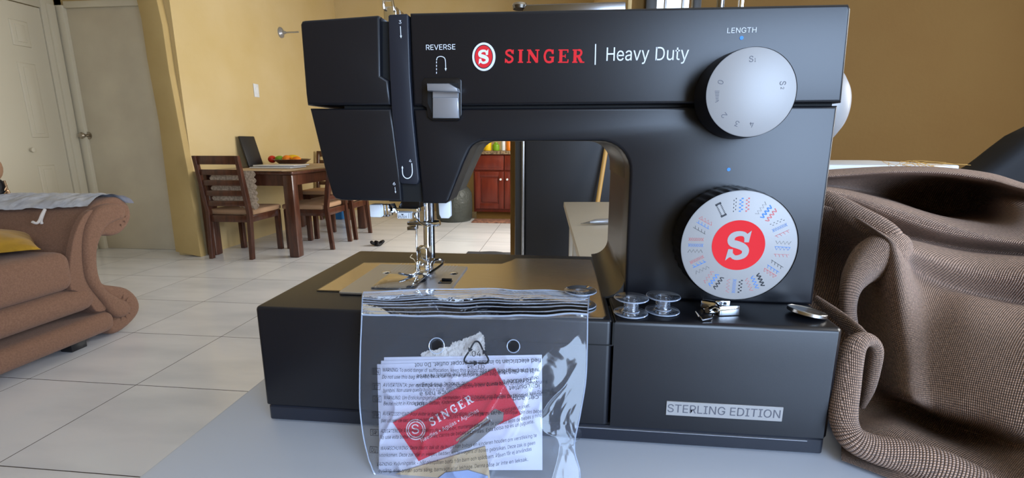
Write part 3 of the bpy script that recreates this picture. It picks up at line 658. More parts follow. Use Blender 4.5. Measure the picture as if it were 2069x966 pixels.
# name plate on the base
A, B_, D_, E_ = atY(1346, 811, YB), atY(1582, 821, YB), atY(1580, 849, YB), atY(1345, 840, YB)
npz0, npz1 = (D_.z + E_.z) / 2, (A.z + B_.z) / 2
pn = MB().box((A.x + E_.x) / 2, (B_.x + D_.x) / 2, YB - .0006, YB + .0002, npz0, npz1, .0002, 1).build('name_plate', M['silver'], mc)
t = MB(); zb = npz0 + (npz1 - npz0) * .24; write(t, 'STERLING EDITION', (A.x + .0010, YB - .0007, zb), (B_.x - .0012, YB - .0007, zb), (npz1 - npz0) * .56, NF, 4, 0)
t.build('name_plate_lettering', M['ink_g'], pn, smooth=0)

# top fittings
tg = MB(); q = atY(796, 30, .345); tg.box(q.x - .004, q.x + .0052, .335, .352, 1.005, q.z + .003, .001); tg.tube([(q.x - .003, .334, q.z + .001), (q.x - .003, .334, q.z + .0065), (q.x + .003, .334, q.z + .0065), (q.x + .004, .334, q.z)], .0011, 8)
tg.build('thread_take_up_guide', M['chrome'], mc)
hb = MB(); a, b = atY(1040, 14, .36), atY(1262, 11, .36); zz = 1.0118
hb.box(a.x + .006, b.x, .352, .368, zz - .002, atY(1150, 12.5, .36).z, .0012); hb.build('carry_handle', M['chrome_dark'], mc)
q = atY(1050, 14, .355); MB().lathe([(0, -.002), (.0048, -.002), (.0055, 0), (.0048, .0016), (0, .002)], (q.x, .355, q.z + .0005), 'z', 24).build('handle_pivot', M['knob'], mc)
for px in (1456, 1497):
    q = atY(px, 5, .40); MB().tube([(q.x, .40, 1.008), (q.x, .40, 1.062)], .0022 if px > 1480 else .0030, 12).build('spool_pin', M['chrome'] if px > 1480 else M['chrome_dark'], mc)

# needle, presser bar, foot
YN = .372
def N_(x, y, Y=YN): return atY(x, y, Y)
hd = MB(); a = N_(846, 415); hd.tube([N_(862, 405), N_(864, 540)], .0030, 14); hd.build('presser_bar', M['chrome'], mc)
MB().tube([N_(871, 405, YN + .006), N_(873, 520, YN + .006)], .0026, 10).build('presser_lifter_rod', M['chrome_dark'], mc)
MB().tube([N_(841, 405, YN - .006), N_(842, 450, YN - .006)], .0026, 12).build('needle_bar', M['chrome'], mc)
nc = MB(); a, b = N_(826, 446, YN - .007), N_(866, 454, YN - .007)
nc.box(a.x, b.x, YN - .012, YN + .002, b.z, a.z, .0008); nc.box(N_(830, 454).x, N_(847, 460).x, YN - .010, YN - .002, N_(840, 461).z, N_(840, 454).z, .0005); nc.build('needle_clamp', M['chrome_dark'], mc)
MB().tube([N_(866, 451, YN - .007), N_(875, 451, YN - .007), N_(876, 451, YN - .007), N_(882, 451, YN - .007), N_(889, 449.5, YN - .007)], [.0012, .0012, .0026, .0028, .0022], 14).build('clamp_screw', M['chrome'], mc)
MB().tube([N_(841, 455, YN - .007), N_(842, 500, YN - .007), N_(843.5, 527, YN - .007)], [.0008, .0007, .0001], 8).build('needle', M['chrome'], mc)
w_ = MB(); w_.tube(smooth_path([N_(835, 428, YN - .009), N_(840, 440, YN - .011), N_(848, 450, YN - .012), N_(858, 456, YN - .012), N_(868, 457, YN - .012)], 14), .00055, 6); w_.tube([N_(846, 426, YN - .008), N_(846, 420, YN - .008)], .0020, 10); w_.build('thread_guide_wire', M['chrome'], mc)
# needle threader under the head: white tab, chrome bar, printed tab
nt_ = MB(); a, b = N_(753, 411, .350), N_(777, 437, .350); nt_.box(a.x, b.x, .343, .352, b.z, a.z, .001); nt_.build('threader_tab', M['white'], mc)
br = MB(); a, b = N_(777, 411, .352), N_(791, 436, .352); br.box(a.x, a.x + .0026, .346, .356, b.z, a.z, .0005).box(b.x - .0022, b.x, .346, .356, b.z, a.z, .0005).box(a.x, b.x, .350, .354, (a.z + b.z) / 2 - .002, (a.z + b.z) / 2 + .003, .0005)
a, b = N_(791, 419, .355), N_(846, 430, .355); br.box(a.x, b.x, .352, .358, b.z, a.z, .0008); br.tube([N_(795, 412, .355), N_(803, 430, .352)], .0012, 8); br.build('threader_arm', M['chrome'], mc)
dk = MB(); a, b = N_(806, 408, .360), N_(852, 421, .360); dk.prism([(a.x + .005, a.z + .004), (b.x, a.z + .004), (b.x, b.z + .001), (a.x, b.z)], 'y', .356, .372, .0005); dk.build('lower_housing', M['gloss'], mc)
a, b = N_(803, 429, .350), N_(832, 442, .350); pt = MB().box(a.x, b.x, .349, .352, b.z, a.z, .0005).build('push_tab', M['white'], mc)
t = MB(); wtext(t, 'PUSH', (805, 440.5), (822, 440.5), 5, .3488, .01); q = N_(813, 432.5, .3488); t.poly([q + Vector((-.0012, 0, 0)), q + Vector((.0012, 0, 0)), q + Vector((0, 0, -.0012))][::-1])
for x in (826, 830): t.ribbon([N_(x, 431, .3488), N_(x, 441, .3488)], .0003, NF)
t.build('push_tab_lettering', M['ink_k'], pt, smooth=0)
ll = MB(); a, b = N_(888, 408, .352), N_(914, 440, .352); ll.prism([(a.x, a.z + .003), (b.x - .0008, a.z + .004), (b.x, a.z), (b.x, b.z + .002), (b.x - .002, b.z), (a.x + .002, b.z), (a.x + .0005, b.z + .003)], 'y', .347, .352, .0012, 2, True); ll.build('presser_lifter', M['white'], mc)
# foot holder and foot
a, b = N_(852, 500, .362), N_(866, 521, .362); MB().prism([(a.x, a.z), (b.x, a.z), (b.x, b.z - .002), (a.x, b.z)], 'y', .358, .372, .0006).build('foot_holder', M['chrome'], mc)
a, b = N_(845, 498, .366), N_(853, 510, .366); MB().box(a.x, b.x, .362, .372, b.z, a.z, .0006).tube([N_(868, 470, .375), N_(873, 478, .38), N_(868, 500, .38), N_(872, 520, .378)], .0012, 8).build('foot_lever', M['chrome_dark'], mc)
ft = MB(); zb_ = zN + .0002; fc = atZ(856, 553, zb_)
ft.box(fc.x - .0078, fc.x + .0065, fc.y - .001, fc.y + .012, zb_, zb_ + .0022, .0007)
for s_, e_ in ((-1, -.0085), (1, .0055)):
    P = smooth_path([(fc.x + e_ * .75, fc.y + .002, zb_ + .001), (fc.x + e_ * .8, fc.y - .008, zb_ + .0012), (fc.x + e_ * 1.1 - .001, fc.y - .014, zb_ + .0028), (fc.x + e_ * 1.5 - .002, fc.y - .017, zb_ + .0048)], 10)
    ft.tube(P, .0017, 10, flat=.6)
ft.tube([(fc.x - .007, fc.y + .004, zb_ + .0075), (fc.x + .006, fc.y + .004, zb_ + .0075)], .0012, 8)
for x in (fc.x - .0068, fc.x + .0045): ft.box(x, x + .0016, fc.y + .000, fc.y + .008, zb_ + .001, zb_ + .0088, .0004)
ft.box(fc.x - .004, fc.x + .0035, fc.y + .002, fc.y + .009, zb_ + .006, zb_ + .0125, .0008)
ft.build('presser_foot', M['chrome'], mc)
lp = MB(); A_ = atZ(876, 556, zb_ + .002); B2 = atZ(884, 530, zb_ + .006)
lp.tube(smooth_path([(fc.x + .006, fc.y - .006, zb_ + .002), (fc.x + .010, fc.y + .001, zb_ + .004), (fc.x + .0135, fc.y + .010, zb_ + .0065), (fc.x + .011, fc.y + .014, zb_ + .0085), (fc.x + .0065, fc.y + .010, zb_ + .0085), (fc.x + .006, fc.y + .002, zb_ + .005)], 24), .0011, 8)
lp.build('foot_release_loop', M['chrome'], mc)
MB().tube(smooth_path([N_(841, 534, .366), N_(836, 524, .362), N_(829, 520, .360), N_(833, 514, .36)], 10) , .00035, 6).build('thread_end', M['manila'], mc)

# ================================================================== SMALL THINGS ON THE MACHINE
def bobbin(px, py, z, label):
    c = atZ(px, py, z); r = .0103
    rt = thing('bobbin', label, 'bobbin', (c.x, c.y, z), 'clear plastic bobbins on the machine')
    h = .0108
    MB().lathe([(.0034, 0), (r * .96, 0), (r, .0003), (r, .0009), (r * .96, .0012), (.0058, .0012), (.0052, .0024), (.0048, .0026), (.0048, h - .0026), (.0052, h - .0024), (.0058, h - .0012), (r * .96, h - .0012), (r, h - .0009), (r, h - .0003), (r * .96, h), (.0034, h), (.0034, 0)], (c.x, c.y, z), 'z', 48).build('bobbin_body', M['bobbin'], rt)
    for zz in (z + .0006, z + h - .0006):
        MB().tube([(c.x + r * math.cos(a), c.y + r * math.sin(a), zz) for a in [2 * math.pi * k / 48 for k in range(49)]], .00045, 6, cap=False).build('rim', M['seam'], rt)
    for zz in (z + .0018, z + h - .0018):
        MB().tube([(c.x + .0052 * math.cos(a), c.y + .0052 * math.sin(a), zz) for a in [2 * math.pi * k / 28 for k in range(29)]], .00035, 6, cap=False).build('hub_ring', M['seam'], rt)
bobbin(1274, 633, ZB + .0004, 'left one of two clear plastic bobbins on the black ledge')
bobbin(1338, 629, ZB + .0004, 'clear plastic bobbin nearest the patterned dial on the black ledge')
bobbin(1172, 617, ZB + .0012, 'clear plastic bobbin on the metal bed behind the bag corner')
# spare presser foot lying on the ledge
q = atZ(1448, 642, ZB + .0004)
sp = thing('spare_presser_foot', 'small chrome presser foot lying on the ledge below the patterned dial', 'presser foot', (q.x, q.y, ZB + .0004))
za = ZB + .0006
def Lz(x, y, z): return atZ(x, y, z)
m = MB(); a = atY(1452, 648, .291); b = atY(1495, 629, .291)
m.box(a.x, b.x, .289, .2905, za, za + .0062, .0004, 2, Matrix.Translation((a.x, .29, 0)) @ Matrix.Rotation(.18, 4, 'Z') @ Matrix.Translation((-a.x, -.29, 0)))
m.box(a.x - .001, a.x + .0005, .289, .301, za, za + .0058, .0004, 2)
m.box(a.x, b.x - .003, .300, .3015, za + .002, za + .0062, .0004, 2)
m.box(a.x, b.x - .004, .291, .300, za, za + .001, .0003, 1)
m.build('bracket', M['chrome'], sp)
m = MB(); P = [Lz(1405, 629, za + .004), Lz(1413, 640, za + .001), Lz(1420, 647, za + .0006), Lz(1436, 645, za + .0008), Lz(1438, 637, za + .001)]
m.tube(P, [.0004, .0011, .0012, .0012, .0012], 8, flat=.5); m.build('toe', M['chrome'], sp)
m = MB(); c_ = Vector((a.x - .004, .296, za + .0022)); m.tube([c_ + Vector((-.003, -.004, 0)), c_ + Vector((.004, .004, 0))], .0017, 12); m.box(c_.x - .004, c_.x + .003, c_.y - .003, c_.y + .002, za, za + .0016, .0004); m.build('hinge', M['chrome'], sp)
m = MB(); m.box(a.x - .0085, a.x + .001, .2985, .3035, za, za + .0052, .0006, 2, Matrix.Translation((a.x, .3, 0)) @ Matrix.Rotation(-.5, 4, 'Z') @ Matrix.Translation((-a.x, -.3, 0))); m.build('guide', M['chrome'], sp)
# coin
q = atZ(1629, 638, ZB + .0002); coin = thing('coin', 'two tone metal coin lying at the right end of the black ledge', 'coin', (q.x, q.y, ZB + .0002))
tilt = Matrix.Translation((q.x, q.y, ZB + .0030)) @ Matrix.Rotation(math.radians(9), 4, 'Y') @ Matrix.Rotation(math.radians(-4), 4, 'X')
MB().lathe([(.0066, .0010), (.0100, .0010), (.0102, .0012), (.0107, .0012), (.0110, .0009), (.0110, -.0009), (.0107, -.0012), (0, -.0012)], (0, 0, 0), 'z', 64).tf(tilt).build('coin_ring', M['tin'], coin)
MB().lathe([(0, .0013), (.003, .0016), (.005, .0012), (.0067, .0010), (.0067, .0005)], (0, 0, 0), 'z', 40).tf(tilt).build('coin_centre', M['tin2'], coin)

# ================================================================== ZIP BAG
P1 = Vector((0, .2660, .826)); P2 = Vector((0, .2380, .745)); PN = (Vector((1, 0, 0)).cross(P2 - P1)).normalized()
if PN.y > 0: PN = -PN
def hit(px, py, off=0.0):
    r = ray(px, py); p0 = P1 + PN * off; return CAM + r * ((p0 - CAM).dot(PN) / r.dot(PN))
PU = PN.cross(Vector((1, 0, 0))).normalized()
if PU.z < 0: PU = -PU
from mathutils import noise
def wr(x, z, amp):   # crinkle of the film
    n1 = noise.noise(Vector((x * 28, z * 28, 3.1))); n2 = noise.noise(Vector((x * 75, z * 60, 7.7)))
    rdg = 1 - abs(noise.noise(Vector((x * 38 + 5, z * 38 - x * 30, 1.7)))) * 3.2
    return amp * (n1 * 1.0 + n2 * .35 + max(rdg, 0) ** 3 * .8)
bag = thing('zip_bag', 'clear plastic zip bag with printed warnings leaning on the machine front', 'plastic bag', (-.05, .25, ZT))
Lx = lambda y: catmull([(731,), (729,), (728,), (730,), (742,), (770,), (800,)], (y - 636) / 400)[0]
Rx = lambda y: catmull([(1187,), (1186,), (1183,), (1172,), (1160,), (1170,), (1120,)], (y - 636) / 400)[0]
FX0, FX1 = hit(731, 640).x, hit(1186, 640).x
def lift_(p, off, amp):
    f = (p.x - FX0) / (FX1 - FX0); e = max(0, min(f, 1 - f)) * 2; t_ = max(0, (P1 - p).dot(PU)) / .085
    return off * (1 - (1 - min(1, e + .02)) ** 3) * min(1, t_ * 4 + .12) + wr(p.x, p.z, amp) * min(1, e * 6) * (.2 + min(t_ * 1.3, .8))
def film(u, v, off, amp):
    y = 636 + v * 333 + 3 * math.sin(u * 3.1); l, r_ = Lx(y), Rx(y); px = l + (r_ - l) * u
    p = hit(px, y, 0.0); return p + PN * lift_(p, off, amp)
holes = [(887, 697, 10.5), (1039, 698, 10.5)]
def inhole(hs, u, v):
    y = 636 + v * 333 + 3 * math.sin(u * 3.1); px = Lx(y) + (Rx(y) - Lx(y)) * u
    return any((px - a) ** 2 + (y - b) ** 2 < c * c for a, b, c in hs)
MB().grid(lambda u, v: film(u, v, .0055, .0011), 220, 170, skip=lambda u, v: inhole(holes, u, v)).build('front_film', M['film'], bag, smooth=180)
MB().grid(lambda u, v: film(u, v, -.0015, .0006), 110, 90, skip=lambda u, v: inhole([(888, 678, 8), (1024, 687, 8)], u, v)).build('back_film', M['film_back'], bag, smooth=180)
for a, b, c in holes:
    hr = MB(); q = hit(a, b, 0); q += PN * lift_(q, .0055, .0011); rr = (hit(a + c, b, .0055) - q).length
    hr.tube([q + Vector((math.cos(t_), 0, 0)) * rr + PU * math.sin(t_) * rr + PN * .0006 for t_ in [2 * math.pi * k / 36 for k in range(37)]], .0003, 6, cap=False)
    hr.build('punched_hole_rim', M['seam'], bag)
# zip strip folds back over the bed edge
def zipf(u, v):
    a = hit(731 + (1187 - 731) * u, 636 + 3 * math.sin(u * 3.1), .0008)
    top = 590 - 5 * math.sin(u * math.pi * 1.0) + 1.0 * math.sin(u * 11)
    b = atZ(734 + (1192 - 734) * u, top, ZB + .0085)
    p = a.lerp(b, v); p.z += .0026 * math.sin(v * math.pi) + .0003 * math.sin(u * 23 + v * 3) * math.sin(v * math.pi) + .0014 * noise.noise(Vector((u * 6, v * 1.2, 1))) 
    return p
MB().grid(zipf, 160, 26).build('zip_strip', M['zip'], bag, smooth=180)
for k, (v, rr) in enumerate(((0.0, .0006), (.10, .00022), (.22, .00022), (.32, .0003), (.40, .00022), (.50, .0003), (.58, .00022), (.68, .0003), (.76, .00022), (.86, .0003), (1.0, .0003))):
    MB().tube([zipf(i / 60, v) + Vector((0, 0, .0002 + .00012 * math.sin(i * .35 + k * 1.7))) for i in range(61)], rr, 6).build('zip_ridge', M['seam' if k in (0, 10) else 'ridge'], bag)
for u in (0.0, 1.0):
    MB().tube([zipf(u, 1 - i / 12) for i in range(12)] + [film(u, i / 60, .0055, .0011) for i in range(61)], .00045, 6).build('side_seam', M['seam'], bag)
MB().grid(lambda u, v: hit(1120 + 50 * u + 6 * math.sin(v * 5), 872 + 40 * v + 10 * math.sin(u * 4), .004 + .004 * math.sin(u * 5 + v * 4)), 16, 12).build('crumpled_corner', M['film'], bag, smooth=180)

# printed text on the front film
ink = MB()
def on_film(p): return p + PN * (lift_(p, .0055, .0011) + .0005)
def ftext(txt, pa, pb, hpx, mb=ink, slant=0, bold=0.003):
    A_, B2 = hit(*pa), hit(*pb); h = (hit(pa[0], pa[1] - hpx) - A_).length; write(mb, txt, A_, B2, h, PN, 2, bold, fn=on_film, slant=slant)
rows = [('EN', 'WARNING: To avoid danger of suffocation, keep this plastic bag away from babies and children.', 'Do not use this bag in cribs, beds, carriages or playpens. This bag is not a toy.', (778, 749), (1090, 748), (777, 763), (1050, 751)),
        ('IT', 'AVVERTENZA: per evitare pericolo di soffocamento, tenere questa busta lontano da neonati e', 'bambini. Non usare questa busta in culle, lettini, carrozzine o box. Questa busta non è un giocattolo.', (779, 779), (1106, 772), (780, 790), (1090, 762)),
        ('GE', 'WARNUNG: Um Erstickungsgefahr zu vermeiden, Plastikbeutel von Babies und Kindern fernhalten. Den', 'Beutel nicht in Kinderbetten, Betten, Kinderwagen oder Laufställchen verwenden. Der Beutel ist kein Spielzeug.', (780, 804), (1124, 795), (780, 816), (1120, 788)),
        ('FR', 'AVERTISSEMENT: Pour éviter le danger de suffocation, conserver ce sac en plastique loin des bébés', 'pas utiliser ce sac dans les berceaux, lits, voitures d\'enfants ou parcs. Ce sac n\'est pas un jouet.', (778, 836), (1098, 830), (775, 850), (1072, 818)),
        ('SP', 'ADVERTENCIA: Para evitar el peligro de sofocación, mantenga esta bolsa de plástico lejos de bebés y niños.', 'No use esta bolsa en cunas, camas, carros de bebés o corrales. Esta bolsa no es un juguete.', (774, 871), (1100, 836), (773, 883), (1080, 850)),
        ('DU', 'WAARSCHUWING: Deze plastic zak uit de buurt van babys en kinderen houden om verstikking te', 'voorkomen. Deze zak niet in wiegen, bedden, kinderwagens of boxen gebruiken. Deze zak is geen', (774, 905), (1085, 878), (772, 918), (1082, 893)),
        ('', 'VARNING: Kvävningsrisk - håll plastpåsen borta från barn och spädbarn. Påsen får ej användas', 'bysäng, eller annan sorts säng, barnvagn eller lekhage. Denna påse är inte en leksak.', (767, 936), (1075, 905), (771, 949), (1068, 925))]
for code, l1, l2, a, b, c, d in rows:
    n = 3   # lines bow upward to the right, so each is set in short runs
    for L1, p, q in ((l1, a, b), (l2, c, d)):
        ws = L1.split(' '); per = (len(ws) + n - 1) // n; tot = len(L1); pos = 0
        for k in range(n):
            seg = ' '.join(ws[k * per:(k + 1) * per])
            if not seg: continue
            f0 = pos / tot; pos += len(seg) + 1; f1 = (pos - 1) / tot
            bow = lambda f: (f * f if p[1] > q[1] else f)
            ftext(seg, (p[0] + (q[0] - p[0]) * f0, p[1] + (q[1] - p[1]) * bow(f0)), (p[0] + (q[0] - p[0]) * f1, p[1] + (q[1] - p[1]) * bow(f1)), 7.2, slant=(0 if p[1] - q[1] < 3 else .2))
    if code:
        x, y = a[0] - 20, a[1]
        ftext(code, (x + 1, y + 4), (x + 12, y + 4), 7.5, bold=.005)
        cs = [(x - 2, y - 6), (x + 15, y - 6), (x + 15, y + 6), (x - 2, y + 6), (x - 2, y - 6)]
        ink.ribbon([on_film(hit(*c_)) for c_ in cs], .0003, PN)
def mobius(cx, cy, s):
    out = []
    for k in range(3):
        a0 = math.radians(90 + 120 * k); 
        T = lambda aa, rr: on_film(hit(cx + s * rr * math.cos(aa), cy + 3 - s * rr * math.sin(aa)))
        P = [T(a0 - math.radians(50), .62), T(a0 - math.radians(22), .82), T(a0 - .12, 1.0), T(a0 + .12, 1.0), T(a0 + math.radians(22), .82), T(a0 + math.radians(42), .66)]
        ink.ribbon(smooth_path(P, 14), .0010, PN, .0001)
        d_ = (P[-1] - P[-2]).normalized(); s_ = d_.cross(PN) * .0017; ink.poly([P[-1] + s_, P[-1] - s_, P[-1] + d_ * .0026])
mobius(966, 712, 26)
ftext('04', (957, 718), (975, 718), 11); ftext('PE-LD', (949, 742), (982, 742), 7)
ink.build('printed_warnings', M['ink_k'], bag, smooth=0)

# contents
def slabobj(name, pts, off, th, mat_, label, cat, jag=0):
    m = MB(); top = [hit(x, y, off) for x, y in pts]; b = bmesh.new(); va = [b.verts.new(p) for p in top]; vb = [b.verts.new(p - PN * th) for p in top]
    n = len(pts); b.faces.new(va); b.faces.new(vb[::-1])
    for i in range(n): b.faces.new((va[i], vb[i], vb[(i + 1) % n], va[(i + 1) % n]))
    bmesh.ops.recalc_face_normals(b, faces=b.faces); m._add(b); o = m.build(name, mat_, None, smooth=30); tag(o, label, cat); return o
lf = thing('folded_leaflet', 'folded white paper leaflet with upside down print inside the clear bag', 'leaflet', hit(930, 990, .0))
def slab_part(name, pts, off, th, mat_, parent):
    top = [hit(x, y, off) for x, y in pts]; b = bmesh.new(); va = [b.verts.new(p) for p in top]; vb = [b.verts.new(p - PN * th) for p in top]; n = len(pts); b.faces.new(va); b.faces.new(vb[::-1])
    for i in range(n): b.faces.new((va[i], vb[i], vb[(i + 1) % n], va[(i + 1) % n]))
    bmesh.ops.recalc_face_normals(b, faces=b.faces); m = MB(); m._add(b); return m.build(name, mat_, parent, smooth=30)
slab_part('sheet', [(776, 722), (1095, 717), (1096, 950), (770, 950)], .0008, .0003, M['paper'], lf)
slab_part('sheet', [(770, 729), (1090, 722), (1090, 950), (765, 950)], .0013, .0003, M['paper'], lf)
slab_part('sheet', [(762, 736), (1091, 727), (1088, 948), (768, 952)], .0018, .0003, M['paper'], lf)
t = MB()
def ltext(txt, pa, pb, hpx): # upside-down print: pa is where the line starts (right end)
    A_, B2 = hit(*pa, .0020), hit(*pb, .0020); h = (hit(pa[0], pa[1] + hpx, .002) - A_).length; write(t, txt, A_, B2, h, PN, 2, .02)
for txt, a, b in (('fied electrician to install the proper outlet. Do not', (1093, 724), (838, 734)), ('y. If the plug does not fit fully in the outlet, reverse', (1090, 744), (842, 757)), ('). To reduce the risk of electric shock, this plug is', (1085, 764), (842, 776)),
                  ('ical outlet shown. This appliance has a', (1090, 776), (848, 793)), ('ces and the rating or', (1088, 799), (950, 808)), ('ion', (856, 812), (838, 814))): ltext(txt, a, b, 9)
t.build('serif_print', M['ink_k'], lf, smooth=0)
# needle packet
pk = thing('needle_packet', 'red needle packet with white lettering, tilted inside the clear bag', 'needle packet', hit(925, 880, .0025))
slab_part('card', [(794, 854), (1000, 744), (1052, 838), (846, 932)], .0036, .0014, M['redcard'], pk)
slab_part('needle_window', [(910, 917), (932, 885), (975, 850), (1000, 826), (1018, 834), (1016, 850), (950, 905)], .0038, .0002, M['silver2'], pk)
m = MB(); m.tube([hit(922, 890, .0043), hit(985, 845, .0043)], .0006, 8); m.build('needle', M['chrome'], pk)
m = MB(); m.tube([hit(930, 894, .0043), hit(992, 850, .0043)], .0006, 8); m.build('needle', M['chrome_dark'], pk)
t = MB(); A_, B2 = hit(872, 862, .0038), hit(958, 812, .0038); slab_word(t, 'SINGER', A_, B2, (hit(872, 845, .0038) - A_).length, PN, .35)
A_, B2 = hit(852, 894, .0038), hit(968, 832, .0038); write(t, 'Needles • Agujas • Aguilhas', A_, B2, (hit(852, 886, .0038) - A_).length, PN, 2)
q = hit(840, 868, .0038)
for rr in (.0056, .0044): t.ribbon([q + Vector((1, 0, 0)) * rr * math.cos(a_) + PU * rr * math.sin(a_) for a_ in [2 * math.pi * k / 40 for k in range(41)]], .0006, PN)
write(t, 'S', q + Vector((-.0022, 0, 0)) - PU * .0026, q + Vector((.0022, 0, 0)) - PU * .0020, .0052, PN, 4, .03)
write(t, '80/11', hit(953, 878, .004), hit(975, 866, .004), .002, PN, 2)
t.build('packet_lettering', M['ink_w'], pk, smooth=0)
slabobj('manila_envelope', [(780, 966), (812, 953), (980, 902), (990, 966), (985, 985), (785, 985)], .0030, .0008, M['manila'], 'tan card envelope at the bottom of the clear bag', 'envelope')
slabobj('blue_sachet', [(878, 972), (900, 955), (945, 950), (985, 962), (990, 990), (880, 990)], .0042, .001, M['bluewrap'], 'pale blue sachet low in the clear bag over the tan envelope', 'sachet')
random.seed(3)
fp = [(850, 716), (858, 710), (880, 706), (908, 700), (914, 692), (932, 688), (948, 680), (962, 676), (970, 670), (978, 681), (979, 700), (981, 735), (860, 735)]
fm = MB(); fp2 = []
for i in range(len(fp)):
    a, b = fp[i], fp[(i + 1) % len(fp)]; n = 8 if a[1] < 732 else 1
    for k in range(n): f = k / n; fp2.append((a[0] + (b[0] - a[0]) * f + random.uniform(-1.3, 1.3), a[1] + (b[1] - a[1]) * f + random.uniform(-1.6, 1.6)))
fo = slabobj('felt_scrap', fp2, .0004, .0006, M['felt'], 'fuzzy white felt scrap sticking up behind the leaflet in the bag', 'felt')

# ================================================================== BROWN FABRIC HEAP
def Rl(*p): return [(x, y, d) for x, y, d in p]
rails = [
 Rl((1600, 352, .60), (1700, 345, .60), (1800, 336, .60), (1900, 340, .60), (2000, 352, .59), (2100, 380, .58), (2200, 400, .57)),
 Rl((1600, 350, .53), (1700, 341, .53), (1800, 337, .53), (1900, 338, .53), (2000, 350, .52), (2075, 372, .50), (2200, 400, .47)),
 Rl((1600, 362, .50), (1700, 356, .50), (1800, 350, .50), (1900, 352, .50), (1990, 364, .49), (2060, 380, .47), (2200, 410, .44)),
 Rl((1600, 366, .53), (1700, 364, .55), (1800, 362, .58), (1900, 368, .60), (1985, 380, .58), (2050, 392, .50), (2200, 430, .45)),
 Rl((1600, 372, .53), (1700, 382, .56), (1800, 400, .62), (1900, 430, .64), (1980, 425, .58), (2040, 415, .48), (2200, 440, .44)),
 Rl((1600, 372, .48), (1700, 382, .48), (1790, 405, .475), (1890, 435, .47), (1980, 458, .46), (2065, 470, .45), (2200, 480, .43)),
 Rl((1600, 380, .455), (1700, 396, .455), (1780, 425, .45), (1880, 460, .445), (1970, 480, .44), (2065, 492, .43), (2200, 500, .41)),
 Rl((1600, 395, .49), (1690, 425, .49), (1775, 462, .48), (1870, 488, .47), (1960, 505, .465), (2065, 514, .455), (2200, 520, .44)),
 Rl((1600, 400, .47), (1700, 425, .45), (1770, 466, .425), (1850, 488, .425), (1950, 512, .42), (2065, 522, .41), (2200, 530, .39)),
 Rl((1600, 410, .44), (1700, 428, .415), (1790, 475, .385), (1850, 510, .40), (1950, 545, .395), (2065, 560, .38), (2200, 560, .36)),
 Rl((1600, 440, .46), (1700, 490, .46), (1802, 500, .375), (1850, 550, .40), (1950, 590, .40), (2065, 612, .40), (2200, 620, .38)),
 Rl((1600, 480, .46), (1700, 540, .45), (1808, 560, .362), (1870, 592, .375), (1960, 600, .365), (2065, 620, .35), (2200, 630, .33)),
 Rl((1600, 540, .44), (1720, 590, .43), (1812, 640, .345), (1880, 640, .345), (1960, 645, .33), (2065, 660, .315), (2200, 670, .30)),
 Rl((1600, 600, .42), (1730, 650, .41), (1815, 715, .325), (1880, 700, .320), (1960, 705, .305), (2065, 715, .29), (2200, 725, .275)),
 Rl((1600, 640, .40), (1735, 700, .385), (1818, 770, .308), (1880, 770, .300), (1960, 780, .285), (2065, 800, .268), (2200, 810, .255)),
 Rl((1600, 700, .38), (1740, 760, .370), (1825, 803, .302), (1890, 825, .290), (1970, 845, .275), (2065, 870, .258), (2200, 880, .245)),
 Rl((1630, 760, .375), (1745, 800, .365), (1830, 815, .335), (1900, 850, .330), (1980, 875, .295), (2065, 900, .262), (2200, 905, .245)),
 Rl((1635, 800, .37), (1745, 830, .350), (1820, 840, .330), (1900, 875, .305), (1980, 905, .275), (2065, 925, .252), (2200, 930, .235)),
 Rl((1640, 830, .345), (1720, 850, .300), (1800, 860, .290), (1890, 895, .275), (1980, 930, .258), (2065, 960, .243), (2200, 965, .225)),
 Rl((1700, 860, .305), (1712, 875, .280), (1790, 890, .272), (1880, 925, .262), (1970, 955, .250), (2065, 990, .238), (2200, 1000, .22)),
 Rl((1700, 900, .288), (1740, 912, .276), (1810, 925, .268), (1890, 955, .258), (1970, 985, .246), (2065, 1020, .235), (2200, 1040, .22)),
 Rl((1700, 930, .29), (1780, 960, .275), (1830, 980, .268), (1890, 1010, .256), (1970, 1040, .244), (2065, 1060, .235), (2200, 1080, .22)),
]
R3 = []
for rl in rails:
    row = []
    for x, y, d in rl:
        p = atY(x, y, d)
        if p.z < ZT + .003: p = atZ(x, y, ZT + .003)
        row.append(tuple(p))
    R3.append(row)
def cloth(u, v):
    cols = [catmull(r_, u) for r_ in R3]; p = Vector(catmull(cols, v))
    p.z = max(p.z, ZT + .0025)
    return p
NU, NV = 150, 260
G = [[cloth(i / NU, j / NV) for i in range(NU + 1)] for j in range(NV + 1)]
US = [0.0]; VS = [0.0]
for i in range(NU): US.append(US[-1] + sum((G[j][i + 1] - G[j][i]).length for j in range(0, NV, 20)) / len(range(0, NV, 20)))
for j in range(NV): VS.append(VS[-1] + sum((G[j + 1][i] - G[j][i]).length for i in range(20, NU, 20)) / len(range(20, NU, 20)))
heap = thing('brown_fabric', 'heap of brown basket weave fabric piled right of the sewing machine', 'fabric', (.32, .36, ZT))
MB().grid(lambda u, v: G[round(v * NV)][round(u * NU)], NU, NV, uvs=lambda u, v: (US[round(u * NU)], VS[round(v * NV)])).build('draped_fold', M['weave'], heap, smooth=180)
